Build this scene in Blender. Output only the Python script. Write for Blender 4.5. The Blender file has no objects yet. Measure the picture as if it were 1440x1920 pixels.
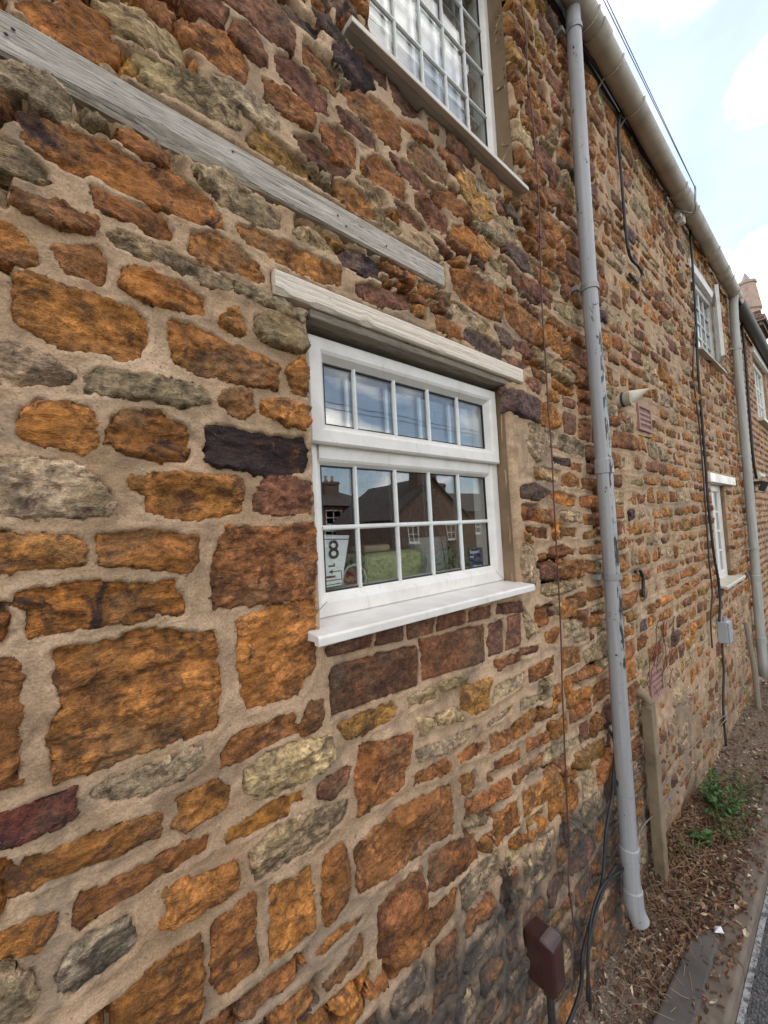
import bpy, math, random
import numpy as np
from mathutils import Vector, Matrix

# ------------------------------------------------------------------ camera, sky, sun, exposure
SC = bpy.context.scene
COL = SC.collection
random.seed(7)
RNG = np.random.default_rng(11)

cam_data = bpy.data.cameras.new('camera')
cam = bpy.data.objects.new('camera', cam_data)
COL.objects.link(cam)
CAM = (0.0, -0.70, 1.66)
right = Vector((0.774887, -0.629956, -0.052009))
down = Vector((-0.010383, 0.069583, -0.997522))
fwd = Vector((0.632014, 0.773507, 0.047378))
m3 = Matrix((right, -down, -fwd)).transposed()
cam.matrix_world = Matrix.Translation(CAM) @ m3.to_4x4()
cam_data.sensor_fit = 'VERTICAL'
cam_data.sensor_height = 24.0
cam_data.lens = 9.0125
cam_data.clip_start = 0.02
cam_data.clip_end = 1500
SC.camera = cam

SUN_EL, SUN_AZ = 55.0, 50.0      # azimuth measured from +Y (behind the cottage) towards +X
world = bpy.data.worlds.new('World'); SC.world = world; world.use_nodes = True
def build_world():
    nt = world.node_tree; N = nt.nodes; Lk = nt.links; N.clear()
    out = N.new('ShaderNodeOutputWorld'); bg = N.new('ShaderNodeBackground')
    sky = N.new('ShaderNodeTexSky'); sky.sky_type = 'NISHITA'; sky.sun_disc = False
    sky.sun_elevation = math.radians(SUN_EL); sky.sun_rotation = math.radians(SUN_AZ)
    sky.air_density = 1.0; sky.dust_density = 0.45; sky.ozone_density = 1.0
    tc = N.new('ShaderNodeTexCoord'); sep = N.new('ShaderNodeSeparateXYZ')
    Lk.new(tc.outputs['Generated'], sep.inputs[0])
    zz = N.new('ShaderNodeMath'); zz.operation = 'MAXIMUM'; zz.inputs[1].default_value = 0.0
    Lk.new(sep.outputs[2], zz.inputs[0])
    za = N.new('ShaderNodeMath'); za.operation = 'ADD'; za.inputs[1].default_value = 0.35
    Lk.new(zz.outputs[0], za.inputs[0])
    comb = N.new('ShaderNodeCombineXYZ')
    for i in (0, 1):
        dv = N.new('ShaderNodeMath'); dv.operation = 'DIVIDE'
        Lk.new(sep.outputs[i], dv.inputs[0]); Lk.new(za.outputs[0], dv.inputs[1]); Lk.new(dv.outputs[0], comb.inputs[i])
    comb.inputs[2].default_value = 7.48
    n1 = N.new('ShaderNodeTexNoise'); n1.inputs['Scale'].default_value = 2.3; n1.inputs['Detail'].default_value = 7
    n1.inputs['Roughness'].default_value = 0.46; n1.inputs['Distortion'].default_value = 0.35
    Lk.new(comb.outputs[0], n1.inputs['Vector'])
    rp = N.new('ShaderNodeValToRGB'); rp.color_ramp.elements[0].position = 0.44; rp.color_ramp.elements[1].position = 0.72; rp.color_ramp.elements[0].color = (0.06, 0.06, 0.06, 1)
    Lk.new(n1.outputs['Fac'], rp.inputs[0])
    n2 = N.new('ShaderNodeTexNoise'); n2.inputs['Scale'].default_value = 5.0; n2.inputs['Detail'].default_value = 5
    Lk.new(comb.outputs[0], n2.inputs['Vector'])
    rc = N.new('ShaderNodeValToRGB')
    rc.color_ramp.elements[0].position = 0.3; rc.color_ramp.elements[0].color = (9.5, 9.3, 9.2, 1)
    rc.color_ramp.elements[1].position = 0.7; rc.color_ramp.elements[1].color = (29.0, 26.2, 22.3, 1)
    Lk.new(n2.outputs['Fac'], rc.inputs[0])
    mx = N.new('ShaderNodeMix'); mx.data_type = 'RGBA'
    Lk.new(rp.outputs[0], mx.inputs[0]); Lk.new(sky.outputs[0], mx.inputs[6]); Lk.new(rc.outputs[0], mx.inputs[7])
    Lk.new(mx.outputs[2], bg.inputs[0]); bg.inputs[1].default_value = 0.07
    Lk.new(bg.outputs[0], out.inputs[0])
build_world()

sd_ = bpy.data.lights.new('sun', 'SUN'); sd_.energy = 1.2; sd_.angle = math.radians(12); sd_.color = (1, 0.95, 0.88)
sun = bpy.data.objects.new('sun', sd_); COL.objects.link(sun)
a, e = math.radians(SUN_AZ), math.radians(SUN_EL)
to_sun = Vector((math.sin(a) * math.cos(e), math.cos(a) * math.cos(e), math.sin(e)))
sun.rotation_euler = (-to_sun).to_track_quat('-Z', 'Y').to_euler()

SC.view_settings.view_transform = 'Standard'; SC.view_settings.look = 'None'
SC.view_settings.exposure = 1.78; SC.view_settings.gamma = 1.0; SC.view_settings.use_curve_mapping = False
SC.render.engine = 'CYCLES'
try:
    SC.cycles.max_bounces = 5; SC.cycles.diffuse_bounces = 2; SC.cycles.glossy_bounces = 3; SC.cycles.transparent_max_bounces = 16; SC.cycles.caustics_reflective = False
except Exception: pass

# ------------------------------------------------------------------ helpers
def tag(o, label=None, cat=None, group=None, kind=None):
    if label: o['label'] = label
    if cat: o['category'] = cat
    if group: o['group'] = group
    if kind: o['kind'] = kind
    return o
def empty(name, loc=(0, 0, 0), rz=0, parent=None):
    o = bpy.data.objects.new(name, None); COL.objects.link(o); o.location = loc; o.rotation_euler = (0, 0, rz)
    o.empty_display_size = 0.1
    if parent: o.parent = parent
    return o
def link(name, me, mat=None, parent=None, smooth=False):
    o = bpy.data.objects.new(name, me); COL.objects.link(o)
    if mat: me.materials.append(mat)
    if parent: o.parent = parent
    if smooth and len(me.polygons):
        me.polygons.foreach_set('use_smooth', np.ones(len(me.polygons), bool))
    return o
class MB:
    def __init__(s): s.v = []; s.f = []
    def add(s, vs, fs):
        b = len(s.v); s.v += [tuple(p) for p in vs]; s.f += [tuple(i + b for i in q) for q in fs]
    def box(s, x0, x1, y0, y1, z0, z1):
        s.add([(x0,y0,z0),(x1,y0,z0),(x1,y1,z0),(x0,y1,z0),(x0,y0,z1),(x1,y0,z1),(x1,y1,z1),(x0,y1,z1)],
              [(3,2,1,0),(4,5,6,7),(0,1,5,4),(1,2,6,5),(2,3,7,6),(3,0,4,7)])
    def tube(s, pts, r, n=10, cap=True):
        pts = [Vector(p) for p in pts]; m = len(pts); vs = []; fs = []; up = None
        for i, p in enumerate(pts):
            t = (pts[min(i+1, m-1)] - pts[max(i-1, 0)]).normalized()
            if up is None:
                up = Vector((0,0,1)) if abs(t.z) < 0.9 else Vector((1,0,0))
            u = (up - t * up.dot(t)).normalized(); w = t.cross(u); up = u
            rr = r[i] if isinstance(r, (list, tuple)) else r
            for k in range(n):
                an = 2*math.pi*k/n; vs.append(p + u*math.cos(an)*rr + w*math.sin(an)*rr)
        for i in range(m-1):
            for k in range(n):
                k2 = (k+1) % n; fs.append((i*n+k, i*n+k2, (i+1)*n+k2, (i+1)*n+k))
        if cap: fs.append(tuple(range(n-1, -1, -1))); fs.append(tuple((m-1)*n+k for k in range(n)))
        s.add(vs, fs)
    def ring(s, u0, u1, z0, z1, loops):
        """rectangular picture-frame: loops = [(inset, y), ...] joined in turn"""
        vs = []; fs = []
        for ins, y in loops:
            vs += [(u0+ins, y, z0+ins), (u1-ins, y, z0+ins), (u1-ins, y, z1-ins), (u0+ins, y, z1-ins)]
        for i in range(len(loops)-1):
            for k in range(4):
                k2 = (k+1) % 4; fs.append((i*4+k, i*4+k2, (i+1)*4+k2, (i+1)*4+k))
        s.add(vs, fs)
    def extrude_u(s, prof, u0, u1):
        n = len(prof)
        s.add([(u0, y, z) for y, z in prof] + [(u1, y, z) for y, z in prof],
              [(i, (i+1) % n, n+(i+1) % n, n+i) for i in range(n)] + [tuple(range(n-1, -1, -1)), tuple(range(n, 2*n))])
    def build(s, name, mat, parent=None, smooth=False, bevel=0, seg=2):
        me = bpy.data.meshes.new(name); me.from_pydata(s.v, [], s.f); me.update()
        o = link(name, me, mat, parent, smooth)
        if bevel:
            b = o.modifiers.new('bevel', 'BEVEL'); b.width = bevel; b.segments = seg; b.limit_method = 'ANGLE'
        return o
def boxpart(name, mat, parent, *bb, bevel=0.002):
    m = MB(); m.box(*bb); return m.build(name, mat, parent, bevel=bevel)
def smooth_path(pts, k=4):
    """Catmull-Rom through the points"""
    P = [Vector(p) for p in pts]; out = []
    for i in range(len(P)-1):
        p0, p1, p2, p3 = P[max(i-1,0)], P[i], P[i+1], P[min(i+2,len(P)-1)]
        for j in range(k):
            t = j/k; out.append(0.5*((2*p1)+(p2-p0)*t+(2*p0-5*p1+4*p2-p3)*t*t+(3*p1-p0-3*p2+p3)*t**3))
    out.append(P[-1]); return out

# numpy value noise
def _h(ix, iy, seed):
    n = (ix.astype(np.int64)*374761393 + iy.astype(np.int64)*668265263 + seed*974711) & 0xffffffff
    n = ((n ^ (n >> 13)) * 1274126177) & 0xffffffff
    n = (n ^ (n >> 16)) & 0xffffffff
    return n / 4294967295.0
def vnoise(x, y, seed=0):
    x = np.asarray(x, float); y = np.asarray(y, float)
    ix = np.floor(x); iy = np.floor(y); fx = x-ix; fy = y-iy
    fx = fx*fx*fx*(fx*(fx*6-15)+10); fy = fy*fy*fy*(fy*(fy*6-15)+10)
    a = _h(ix, iy, seed); b = _h(ix+1, iy, seed); c = _h(ix, iy+1, seed); d = _h(ix+1, iy+1, seed)
    return (a+(b-a)*fx)*(1-fy) + (c+(d-c)*fx)*fy
def fbm(x, y, seed=0, oct=4, gain=0.5):
    s = 0; a = 1; t = 0
    for o in range(oct):
        s = s + a*vnoise(x*2**o+o*17.3, y*2**o+o*9.1, seed+o*31); t += a; a *= gain
    return s/t
def poly_sd(px, pz, P):
    """signed distance (positive inside) from points to polygon P"""
    d2 = np.full(px.shape, 1e9); ins = np.zeros(px.shape, bool); n = len(P)
    for i in range(n):
        ax, az = P[i]; bx, bz = P[(i+1) % n]; ex, ez = bx-ax, bz-az
        L = ex*ex+ez*ez+1e-12
        t = np.clip(((px-ax)*ex+(pz-az)*ez)/L, 0, 1)
        d2 = np.minimum(d2, (px-ax-t*ex)**2+(pz-az-t*ez)**2)
        c = ((az > pz) != (bz > pz))
        with np.errstate(divide='ignore', invalid='ignore'):
            xi = ax+(pz-az)*ex/(ez if abs(ez) > 1e-12 else 1e-12)
        ins ^= c & (px < xi)
    d = np.sqrt(d2); return np.where(ins, d, -d)

# ------------------------------------------------------------------ materials
def nodes(name):
    m = bpy.data.materials.new(name); m.use_nodes = True; nt = m.node_tree
    return m, nt, nt.nodes['Principled BSDF']
class NT:
    def __init__(s, nt): s.nt = nt; s.N = nt.nodes; s.L = nt.links
    def new(s, t, **k):
        n = s.N.new(t)
        for a, v in k.items(): setattr(n, a, v)
        return n
    def pos(s, sc=(1,1,1)):
        g = s.new('ShaderNodeNewGeometry'); mp = s.new('ShaderNodeMapping'); mp.inputs['Scale'].default_value = sc
        s.L.new(g.outputs['Position'], mp.inputs['Vector']); return mp.outputs[0]
    def obj(s, sc=(1,1,1)):
        g = s.new('ShaderNodeTexCoord'); mp = s.new('ShaderNodeMapping'); mp.inputs['Scale'].default_value = sc
        s.L.new(g.outputs['Object'], mp.inputs['Vector']); return mp.outputs[0]
    def noise(s, vec, scale, detail=4, rough=0.55, dist=0.0):
        n = s.new('ShaderNodeTexNoise'); n.inputs['Scale'].default_value = scale; n.inputs['Detail'].default_value = detail
        n.inputs['Roughness'].default_value = rough; n.inputs['Distortion'].default_value = dist
        s.L.new(vec, n.inputs['Vector']); return n.outputs['Fac']
    def ramp(s, fac, stops):
        r = s.new('ShaderNodeValToRGB'); el = r.color_ramp.elements
        while len(el) < len(stops): el.new(0.5)
        for e, (p, c) in zip(el, stops):
            e.position = p; e.color = (c, c, c, 1) if not isinstance(c, tuple) else (*c, 1)
        s.L.new(fac, r.inputs[0]); return r.outputs[0]
    def mix(s, fac, a, b, mode='MIX'):
        m = s.new('ShaderNodeMix'); m.data_type = 'RGBA'; m.blend_type = mode
        for sock, v in ((m.inputs[0], fac), (m.inputs[6], a), (m.inputs[7], b)):
            if isinstance(v, (int, float)): sock.default_value = v
            elif isinstance(v, tuple): sock.default_value = (*v, 1)
            else: s.L.new(v, sock)
        return m.outputs[2]
    def math(s, op, a, b=0.0, clamp=False):
        m = s.new('ShaderNodeMath'); m.operation = op; m.use_clamp = clamp
        for sock, v in ((m.inputs[0], a), (m.inputs[1], b)):
            if isinstance(v, (int, float)): sock.default_value = v
            else: s.L.new(v, sock)
        return m.outputs[0]
    def bump(s, h, strength, dist, normal=None):
        b = s.new('ShaderNodeBump'); b.inputs['Strength'].default_value = strength; b.inputs['Distance'].default_value = dist
        s.L.new(h, b.inputs['Height'])
        if normal: s.L.new(normal, b.inputs['Normal'])
        return b.outputs[0]
def simple(name, col, rough=0.6, var=0.15, scale=30, bump=0.0, bdist=0.002, metallic=0.0, dirt=None, dirt_amt=0.4, dscale=12):
    m, nt, bs = nodes(name); T = NT(nt); v = T.pos()
    n = T.noise(v, scale, 5)
    c = T.mix(1.0, col, T.ramp(n, [(0.25, 1-var), (0.75, 1+var)]), 'MULTIPLY')
    if dirt:
        d = T.ramp(T.noise(v, dscale, 6, 0.65), [(0.48, 0.0), (0.72, dirt_amt)])
        c = T.mix(d, c, dirt)
    nt.links.new(c, bs.inputs['Base Color']); bs.inputs['Roughness'].default_value = rough; bs.inputs['Metallic'].default_value = metallic
    if bump: nt.links.new(T.bump(T.noise(v, scale*3, 6), bump, bdist), bs.inputs['Normal'])
    return m
def plinth_mask(T):
    """damp-proof slurry brushed on to the foot of the wall, ragged top edge"""
    g = T.new('ShaderNodeNewGeometry'); sp = T.new('ShaderNodeSeparateXYZ'); T.L.new(g.outputs['Position'], sp.inputs[0])
    n = T.noise(T.pos((1,1,1)), 7, 3, 0.6)
    edge = T.math('ADD', T.math('MULTIPLY', n, 0.22), 0.60)          # height of the edge
    edge = T.math('SUBTRACT', edge, T.math('MULTIPLY', T.math('MAXIMUM', T.math('SUBTRACT', sp.outputs[0], 0.5), 0.0), 0.06))
    k = T.math('MULTIPLY', T.math('SUBTRACT', edge, sp.outputs[2]), 16.0, True)
    worn = T.ramp(T.math('MULTIPLY', sp.outputs[0], 0.2), [(0.34, 1.0), (0.50, 0.30)])     # thinner coat further along
    patch = T.ramp(T.noise(T.pos(), 5.0, 4, 0.65, 0.5), [(0.34, 0.25), (0.52, 1.0)])
    return T.math('MULTIPLY', T.math('MULTIPLY', k, worn), patch)
def tar_mask(T):
    """a splash of black tar low on the wall"""
    g = T.new('ShaderNodeNewGeometry'); sp = T.new('ShaderNodeSeparateXYZ'); T.L.new(g.outputs['Position'], sp.inputs[0])
    dx = T.math('DIVIDE', T.math('SUBTRACT', sp.outputs[0], 0.955), 0.034); dz = T.math('DIVIDE', T.math('SUBTRACT', sp.outputs[2], 0.63), 0.125)
    r = T.math('ADD', T.math('MULTIPLY', dx, dx), T.math('MULTIPLY', dz, dz))
    r = T.math('ADD', r, T.math('MULTIPLY', T.noise(T.pos((1, 1, .6)), 22, 5, 0.7, .5), 3.2))
    return T.math('MULTIPLY', T.math('MULTIPLY', T.math('SUBTRACT', 2.25, r), 2.2, True), 0.85)
def make_stone():
    m, nt, bs = nodes('ironstone'); T = NT(nt)
    at = T.new('ShaderNodeAttribute'); at.attribute_name = 'tint'
    v1 = T.pos((1, 1, 1)); v3 = T.pos((1, 1, 2.6))
    A = T.noise(v1, 15, 5, 0.70, 0.6); B = T.noise(v1, 75, 4, 0.70); Cn = T.noise(v1, 330, 2, 0.6); Lm = T.noise(v3, 30, 5, 0.74, 0.7)
    c = T.mix(1.0, at.outputs['Color'], T.ramp(A, [(0.32, 0.30), (0.5, 0.95), (0.69, 1.80)]), 'MULTIPLY')
    va = T.new('ShaderNodeAttribute'); va.attribute_name = 'vary'; vf = va.outputs['Fac']
    c = T.mix(T.math('ADD', T.math('MULTIPLY', vf, 0.85), 0.15), c, T.mix(1.0, c, T.ramp(Lm, [(0.36, 0.34), (0.48, 0.98), (0.66, 1.55)]), 'MULTIPLY'))
    c = T.mix(1.0, c, T.ramp(B, [(0.34, 0.50), (0.66, 1.48)]), 'MULTIPLY')
    # weathered grey-buff skin and brighter ochre in patches
    big = T.noise(v1, 6.5, 3, 0.6, 0.5)
    c = T.mix(T.ramp(big, [(0.52, 0.0), (0.66, 0.40)]), c, T.mix(1.0, (0.21, 0.15, 0.09), T.ramp(B, [(0.3, 0.6), (0.7, 1.4)]), 'MULTIPLY'))
    c = T.mix(T.ramp(big, [(0.34, 0.5), (0.46, 0.0)]), c, T.mix(1.0, at.outputs['Color'], (1.35, 1.30, 1.0), 'MULTIPLY'))
    # plum and rust blotches
    bl = T.noise(v1, 27, 3, 0.65, 0.9)
    c = T.mix(T.ramp(bl, [(0.565, 0.0), (0.64, 0.65)]), c, (0.085, 0.040, 0.030))
    c = T.mix(T.ramp(bl, [(0.30, 0.55), (0.38, 0.0)]), c, T.mix(1.0, at.outputs['Color'], (1.5, 1.5, 1.3), 'MULTIPLY'))
    # iron-black staining, amount per stone in the attribute's alpha
    st = T.noise(v1, 16, 4, 0.62, 0.8)
    thr = T.math('SUBTRACT', 0.80, T.math('MULTIPLY', at.outputs['Alpha'], 0.5))
    sm = T.math('MULTIPLY', T.math('SUBTRACT', st, thr), 11.0, True)
    c = T.mix(T.math('MULTIPLY', sm, 0.9), c, (0.030, 0.017, 0.020))
    # pale sandy grains and mortar crumbs
    c = T.mix(T.ramp(Cn, [(0.64, 0.0), (0.76, 0.55)]), c, (0.42, 0.30, 0.18))
    pm = plinth_mask(T)
    pm = T.math('MULTIPLY', pm, T.ramp(A, [(0.46, 0.95), (0.62, 0.45)]))
    c = T.mix(pm, c, T.mix(B, (0.026, 0.024, 0.023), (0.115, 0.10, 0.085)))
    c = T.mix(tar_mask(T), c, (0.010, 0.010, 0.011))
    nt.links.new(c, bs.inputs['Base Color']); bs.inputs['Roughness'].default_value = 0.82
    bs.inputs['Specular IOR Level'].default_value = 0.4
    h = T.math('ADD', T.math('MULTIPLY', Lm, T.math('ADD', T.math('MULTIPLY', vf, 0.9), 0.25)), T.math('MULTIPLY', B, T.math('SUBTRACT', 0.95, T.math('MULTIPLY', vf, 0.5))))
    h = T.math('ADD', h, T.math('MULTIPLY', Cn, 0.16))
    nt.links.new(T.bump(h, 1.0, 0.014), bs.inputs['Normal'])
    return m
def make_mortar():
    m, nt, bs = nodes('lime_mortar'); T = NT(nt)
    v1 = T.pos()
    big = T.noise(v1, 4.5, 3, 0.6, 0.4); mid = T.noise(v1, 26, 4, 0.65); fine = T.noise(v1, 300, 2, 0.6); grit = T.noise(v1, 120, 1, 0.5)
    c = T.mix(T.ramp(big, [(0.3, 0.0), (0.7, 1.0)]), (0.375, 0.243, 0.142), (0.575, 0.402, 0.264))
    c = T.mix(1.0, c, T.ramp(mid, [(0.3, 0.82), (0.7, 1.12)]), 'MULTIPLY')
    c = T.mix(1.0, c, T.ramp(fine, [(0.3, 0.78), (0.7, 1.18)]), 'MULTIPLY')
    c = T.mix(T.ramp(grit, [(0.70, 0.0), (0.78, 0.6)]), c, (0.10, 0.065, 0.04))
    c = T.mix(T.ramp(T.noise(v1, 10, 3, 0.6, 0.6), [(0.53, 0.0), (0.66, 0.55)]), c, (0.175, 0.115, 0.075))
    c = T.mix(T.ramp(T.noise(v1, 3.1, 5, 0.68, 0.3), [(0.555, 0.0), (0.585, 0.55)]), c, (0.235, 0.185, 0.135))
    c = T.mix(T.ramp(T.noise(T.pos((1, 1, 0.35)), 8, 4, 0.65, 0.2), [(0.58, 0.0), (0.70, 0.45)]), c, (0.13, 0.095, 0.065))
    pm = T.math('MULTIPLY', plinth_mask(T), T.ramp(mid, [(0.3, 1.0), (0.7, 0.72)]))
    c = T.mix(pm, c, T.mix(mid, (0.028, 0.027, 0.027), (0.080, 0.074, 0.068)))
    c = T.mix(tar_mask(T), c, (0.010, 0.010, 0.011))
    nt.links.new(c, bs.inputs['Base Color']); bs.inputs['Roughness'].default_value = 0.95
    bs.inputs['Specular IOR Level'].default_value = 0.2
    h = T.math('ADD', T.math('MULTIPLY', mid, 1.0), T.math('MULTIPLY', fine, 0.40))
    h = T.math('ADD', h, T.math('MULTIPLY', T.noise(T.pos((0.6, 1, 2.6)), 16, 3, 0.6, 0.8), 0.55))
    h = T.math('ADD', h, T.math('MULTIPLY', grit, 0.36))
    nt.links.new(T.bump(h, 0.8, 0.005), bs.inputs['Normal'])
    return m
def make_glass(name, tint=(0.97, 0.985, 0.98), r0=0.065):
    m = bpy.data.materials.new(name); m.use_nodes = True; nt = m.node_tree; T = NT(nt); T.N.clear()
    out = T.new('ShaderNodeOutputMaterial'); tr = T.new('ShaderNodeBsdfTransparent'); gl = T.new('ShaderNodeBsdfGlossy')
    tr.inputs[0].default_value = (*tint, 1); gl.inputs['Roughness'].default_value = 0.0; gl.inputs['Color'].default_value = (1, 1, 1, 1)
    g = T.new('ShaderNodeNewGeometry'); dp = T.new('ShaderNodeVectorMath'); dp.operation = 'DOT_PRODUCT'
    wav = T.noise(T.pos(), 5, 2); T.L.new(T.bump(wav, 0.10, 0.004), gl.inputs['Normal'])
    T.L.new(g.outputs['Incoming'], dp.inputs[0]); T.L.new(g.outputs['Normal'], dp.inputs[1])
    cs = T.math('ABSOLUTE', dp.outputs['Value']); p = T.math('POWER', T.math('SUBTRACT', 1.0, cs), 5.0)
    fr = T.math('ADD', T.math('MULTIPLY', p, 1-r0), r0, True)
    mx = T.new('ShaderNodeMixShader'); T.L.new(fr, mx.inputs[0]); T.L.new(tr.outputs[0], mx.inputs[1]); T.L.new(gl.outputs[0], mx.inputs[2])
    T.L.new(mx.outputs[0], out.inputs[0]); return m
def make_wood(name, c0, c1, scale=(2.2, 30, 26), crack=True, paint=None):
    m, nt, bs = nodes(name); T = NT(nt); v = T.pos(scale)
    g = T.noise(v, 4.0, 9, 0.68, 1.4); g2 = T.noise(T.pos((5, 60, 120)), 3.0, 6, 0.7, 0.8)
    c = T.mix(T.ramp(g, [(0.32, 0.0), (0.66, 1.0)]), c0, c1)
    c = T.mix(1.0, c, T.ramp(g2, [(0.36, 0.12), (0.42, 0.85), (0.8, 1.10)]), 'MULTIPLY')
    if paint:
        pn = T.noise(T.pos((6, 6, 14)), 5.0, 7, 0.68, 0.5)
        pk = T.ramp(pn, [(0.30, 0.0), (0.35, 1.0)])
        pc = T.mix(1.0, paint, T.ramp(g2, [(0.34, 0.86), (0.5, 1.0)]), 'MULTIPLY')
        c = T.mix(pk, c, pc)
    nt.links.new(c, bs.inputs['Base Color']); bs.inputs['Roughness'].default_value = 0.85
    h = T.math('ADD', T.math('MULTIPLY', g, 0.6), g2)
    nt.links.new(T.bump(h, 0.8, 0.006), bs.inputs['Normal']); return m
def make_pvc(name, col=(0.78, 0.77, 0.75)):
    m, nt, bs = nodes(name); T = NT(nt); v = T.pos()
    d = T.noise(v, 9, 6, 0.65, 0.3); f = T.noise(v, 140, 3)
    c = T.mix(T.ramp(d, [(0.44, 0.0), (0.72, 0.38)]), col, (0.42, 0.36, 0.28))
    c = T.mix(T.ramp(T.noise(T.pos((1, 1, 0.25)), 38, 4, 0.7), [(0.60, 0.0), (0.74, 0.30)]), c, (0.34, 0.28, 0.21))
    c = T.mix(T.ramp(f, [(0.68, 0.0), (0.76, 0.35)]), c, (0.25, 0.21, 0.17))
    nt.links.new(c, bs.inputs['Base Color']); nt.links.new(T.ramp(d, [(0.3, 0.30), (0.7, 0.55)]), bs.inputs['Roughness']); return m
def make_pipe(name, col, chip, amt=0.665, flake=False):
    m, nt, bs = nodes(name); T = NT(nt); v = T.pos((1, 1, 0.55))
    n = T.noise(v, 24, 8, 0.72, 0.3); st = T.noise(T.pos((40, 40, 1.2)), 1.0, 5, 0.6)
    c = T.mix(1.0, col, T.ramp(st, [(0.3, 0.72), (0.7, 1.12)]), 'MULTIPLY')
    g = T.new('ShaderNodeNewGeometry'); sp = T.new('ShaderNodeSeparateXYZ'); T.L.new(g.outputs['Position'], sp.inputs[0])
    c = T.mix(T.ramp(T.noise(T.pos(), 60, 4), [(0.62, 0.0), (0.75, 0.4)]), c, (0.16, 0.15, 0.14))
    k = T.ramp(n, [(amt, 0.0), (amt+0.012, 1.0)])
    # the coat has flaked off in long scabs along the street side
    spn = T.new('ShaderNodeSeparateXYZ'); T.L.new(g.outputs['Normal'], spn.inputs[0])
    side = T.math('MULTIPLY', T.math('SUBTRACT', T.math('MULTIPLY', spn.outputs[1], -1.0), 0.72), 5.0, True)
    band = T.ramp(T.math('MULTIPLY', sp.outputs[2], 0.25), [(0.25, 0.0), (0.31, 1.0), (0.55, 1.0), (0.63, 0.0)])
    n2 = T.noise(T.pos((1, 1, 0.22)), 46, 5, 0.68, 0.4)
    k2 = T.math('MULTIPLY', T.math('MULTIPLY', side, band), T.ramp(n2, [(0.50, 0.0), (0.52, 1.0)]))
    k = T.math('MAXIMUM', k, T.ramp(k2, [(0.25, 0.0), (0.32, 1.0)])) if flake else k
    c = T.mix(k, c, chip)
    nt.links.new(c, bs.inputs['Base Color']); bs.inputs['Roughness'].default_value = 0.42
    nt.links.new(T.bump(T.math('ADD', T.math('MULTIPLY', k, -1.0), T.math('MULTIPLY', T.noise(T.pos(), 90, 3), 0.3)), 0.5, 0.0015), bs.inputs['Normal']); return m
def attr_mat(name, rough=0.85, scale=120, bump=0.4):
    m, nt, bs = nodes(name); T = NT(nt); at = T.new('ShaderNodeAttribute'); at.attribute_name = 'tint'
    n = T.noise(T.pos(), scale, 4)
    nt.links.new(T.mix(1.0, at.outputs['Color'], T.ramp(n, [(0.25, 0.65), (0.75, 1.3)]), 'MULTIPLY'), bs.inputs['Base Color'])
    bs.inputs['Roughness'].default_value = rough
    if bump: nt.links.new(T.bump(n, bump, 0.003), bs.inputs['Normal'])
    return m
M_STONE = make_stone(); M_MORTAR = make_mortar(); M_GLASS = make_glass('window_glass', r0=0.085); M_GLASS1 = make_glass('single_window_glass', r0=0.13)
M_OAK = make_wood('weathered_grey_oak', (0.34, 0.29, 0.23), (0.78, 0.71, 0.62))
M_LINTEL = make_wood('peeling_cream_painted_timber', (0.17, 0.135, 0.10), (0.26, 0.21, 0.165), paint=(0.88, 0.76, 0.64))
M_SOFFIT = make_wood('bare_old_timber', (0.24, 0.195, 0.145), (0.42, 0.355, 0.28))
M_PVC = make_pvc('white_pvc', (0.80, 0.77, 0.725)); M_PVC2 = make_pvc('cream_pvc', (0.60, 0.55, 0.47)); M_GASKET = simple('black_gasket', (0.02, 0.02, 0.02), 0.6)
M_BAR = make_pvc('white_glazing_bar', (0.74, 0.76, 0.74))
M_PIPE = make_pipe('grey_painted_pipe', (0.37, 0.375, 0.385), (0.04, 0.038, 0.035), 0.625, True)
M_PIPE2 = make_pipe('pale_grey_plastic_pipe', (0.40, 0.40, 0.37), (0.10, 0.12, 0.08), 0.70)
M_GUT = simple('cream_plastic_gutter', (0.50, 0.445, 0.38), 0.45, 0.12, 18, dirt=(0.13, 0.10, 0.075), dirt_amt=0.5, dscale=7)
M_GUTD = simple('dark_gutter', (0.05, 0.045, 0.04), 0.5)
M_RED = simple('brown_cable', (0.11, 0.040, 0.030), 0.6); M_BLK = simple('black_cable', (0.018, 0.018, 0.020), 0.55, dirt=(0.08, 0.075, 0.07), dirt_amt=0.6)
M_WHC = simple('grimy_white_cable', (0.17, 0.155, 0.14), 0.6); M_STEEL = simple('galvanised_steel', (0.30, 0.30, 0.30), 0.5, metallic=0.4)
M_RENDER = simple('brown_smooth_render', (0.25, 0.165, 0.095), 0.8, 0.25, 9, 0.5, 0.003, dirt=(0.10, 0.068, 0.042), dirt_amt=0.6, dscale=5)

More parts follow.
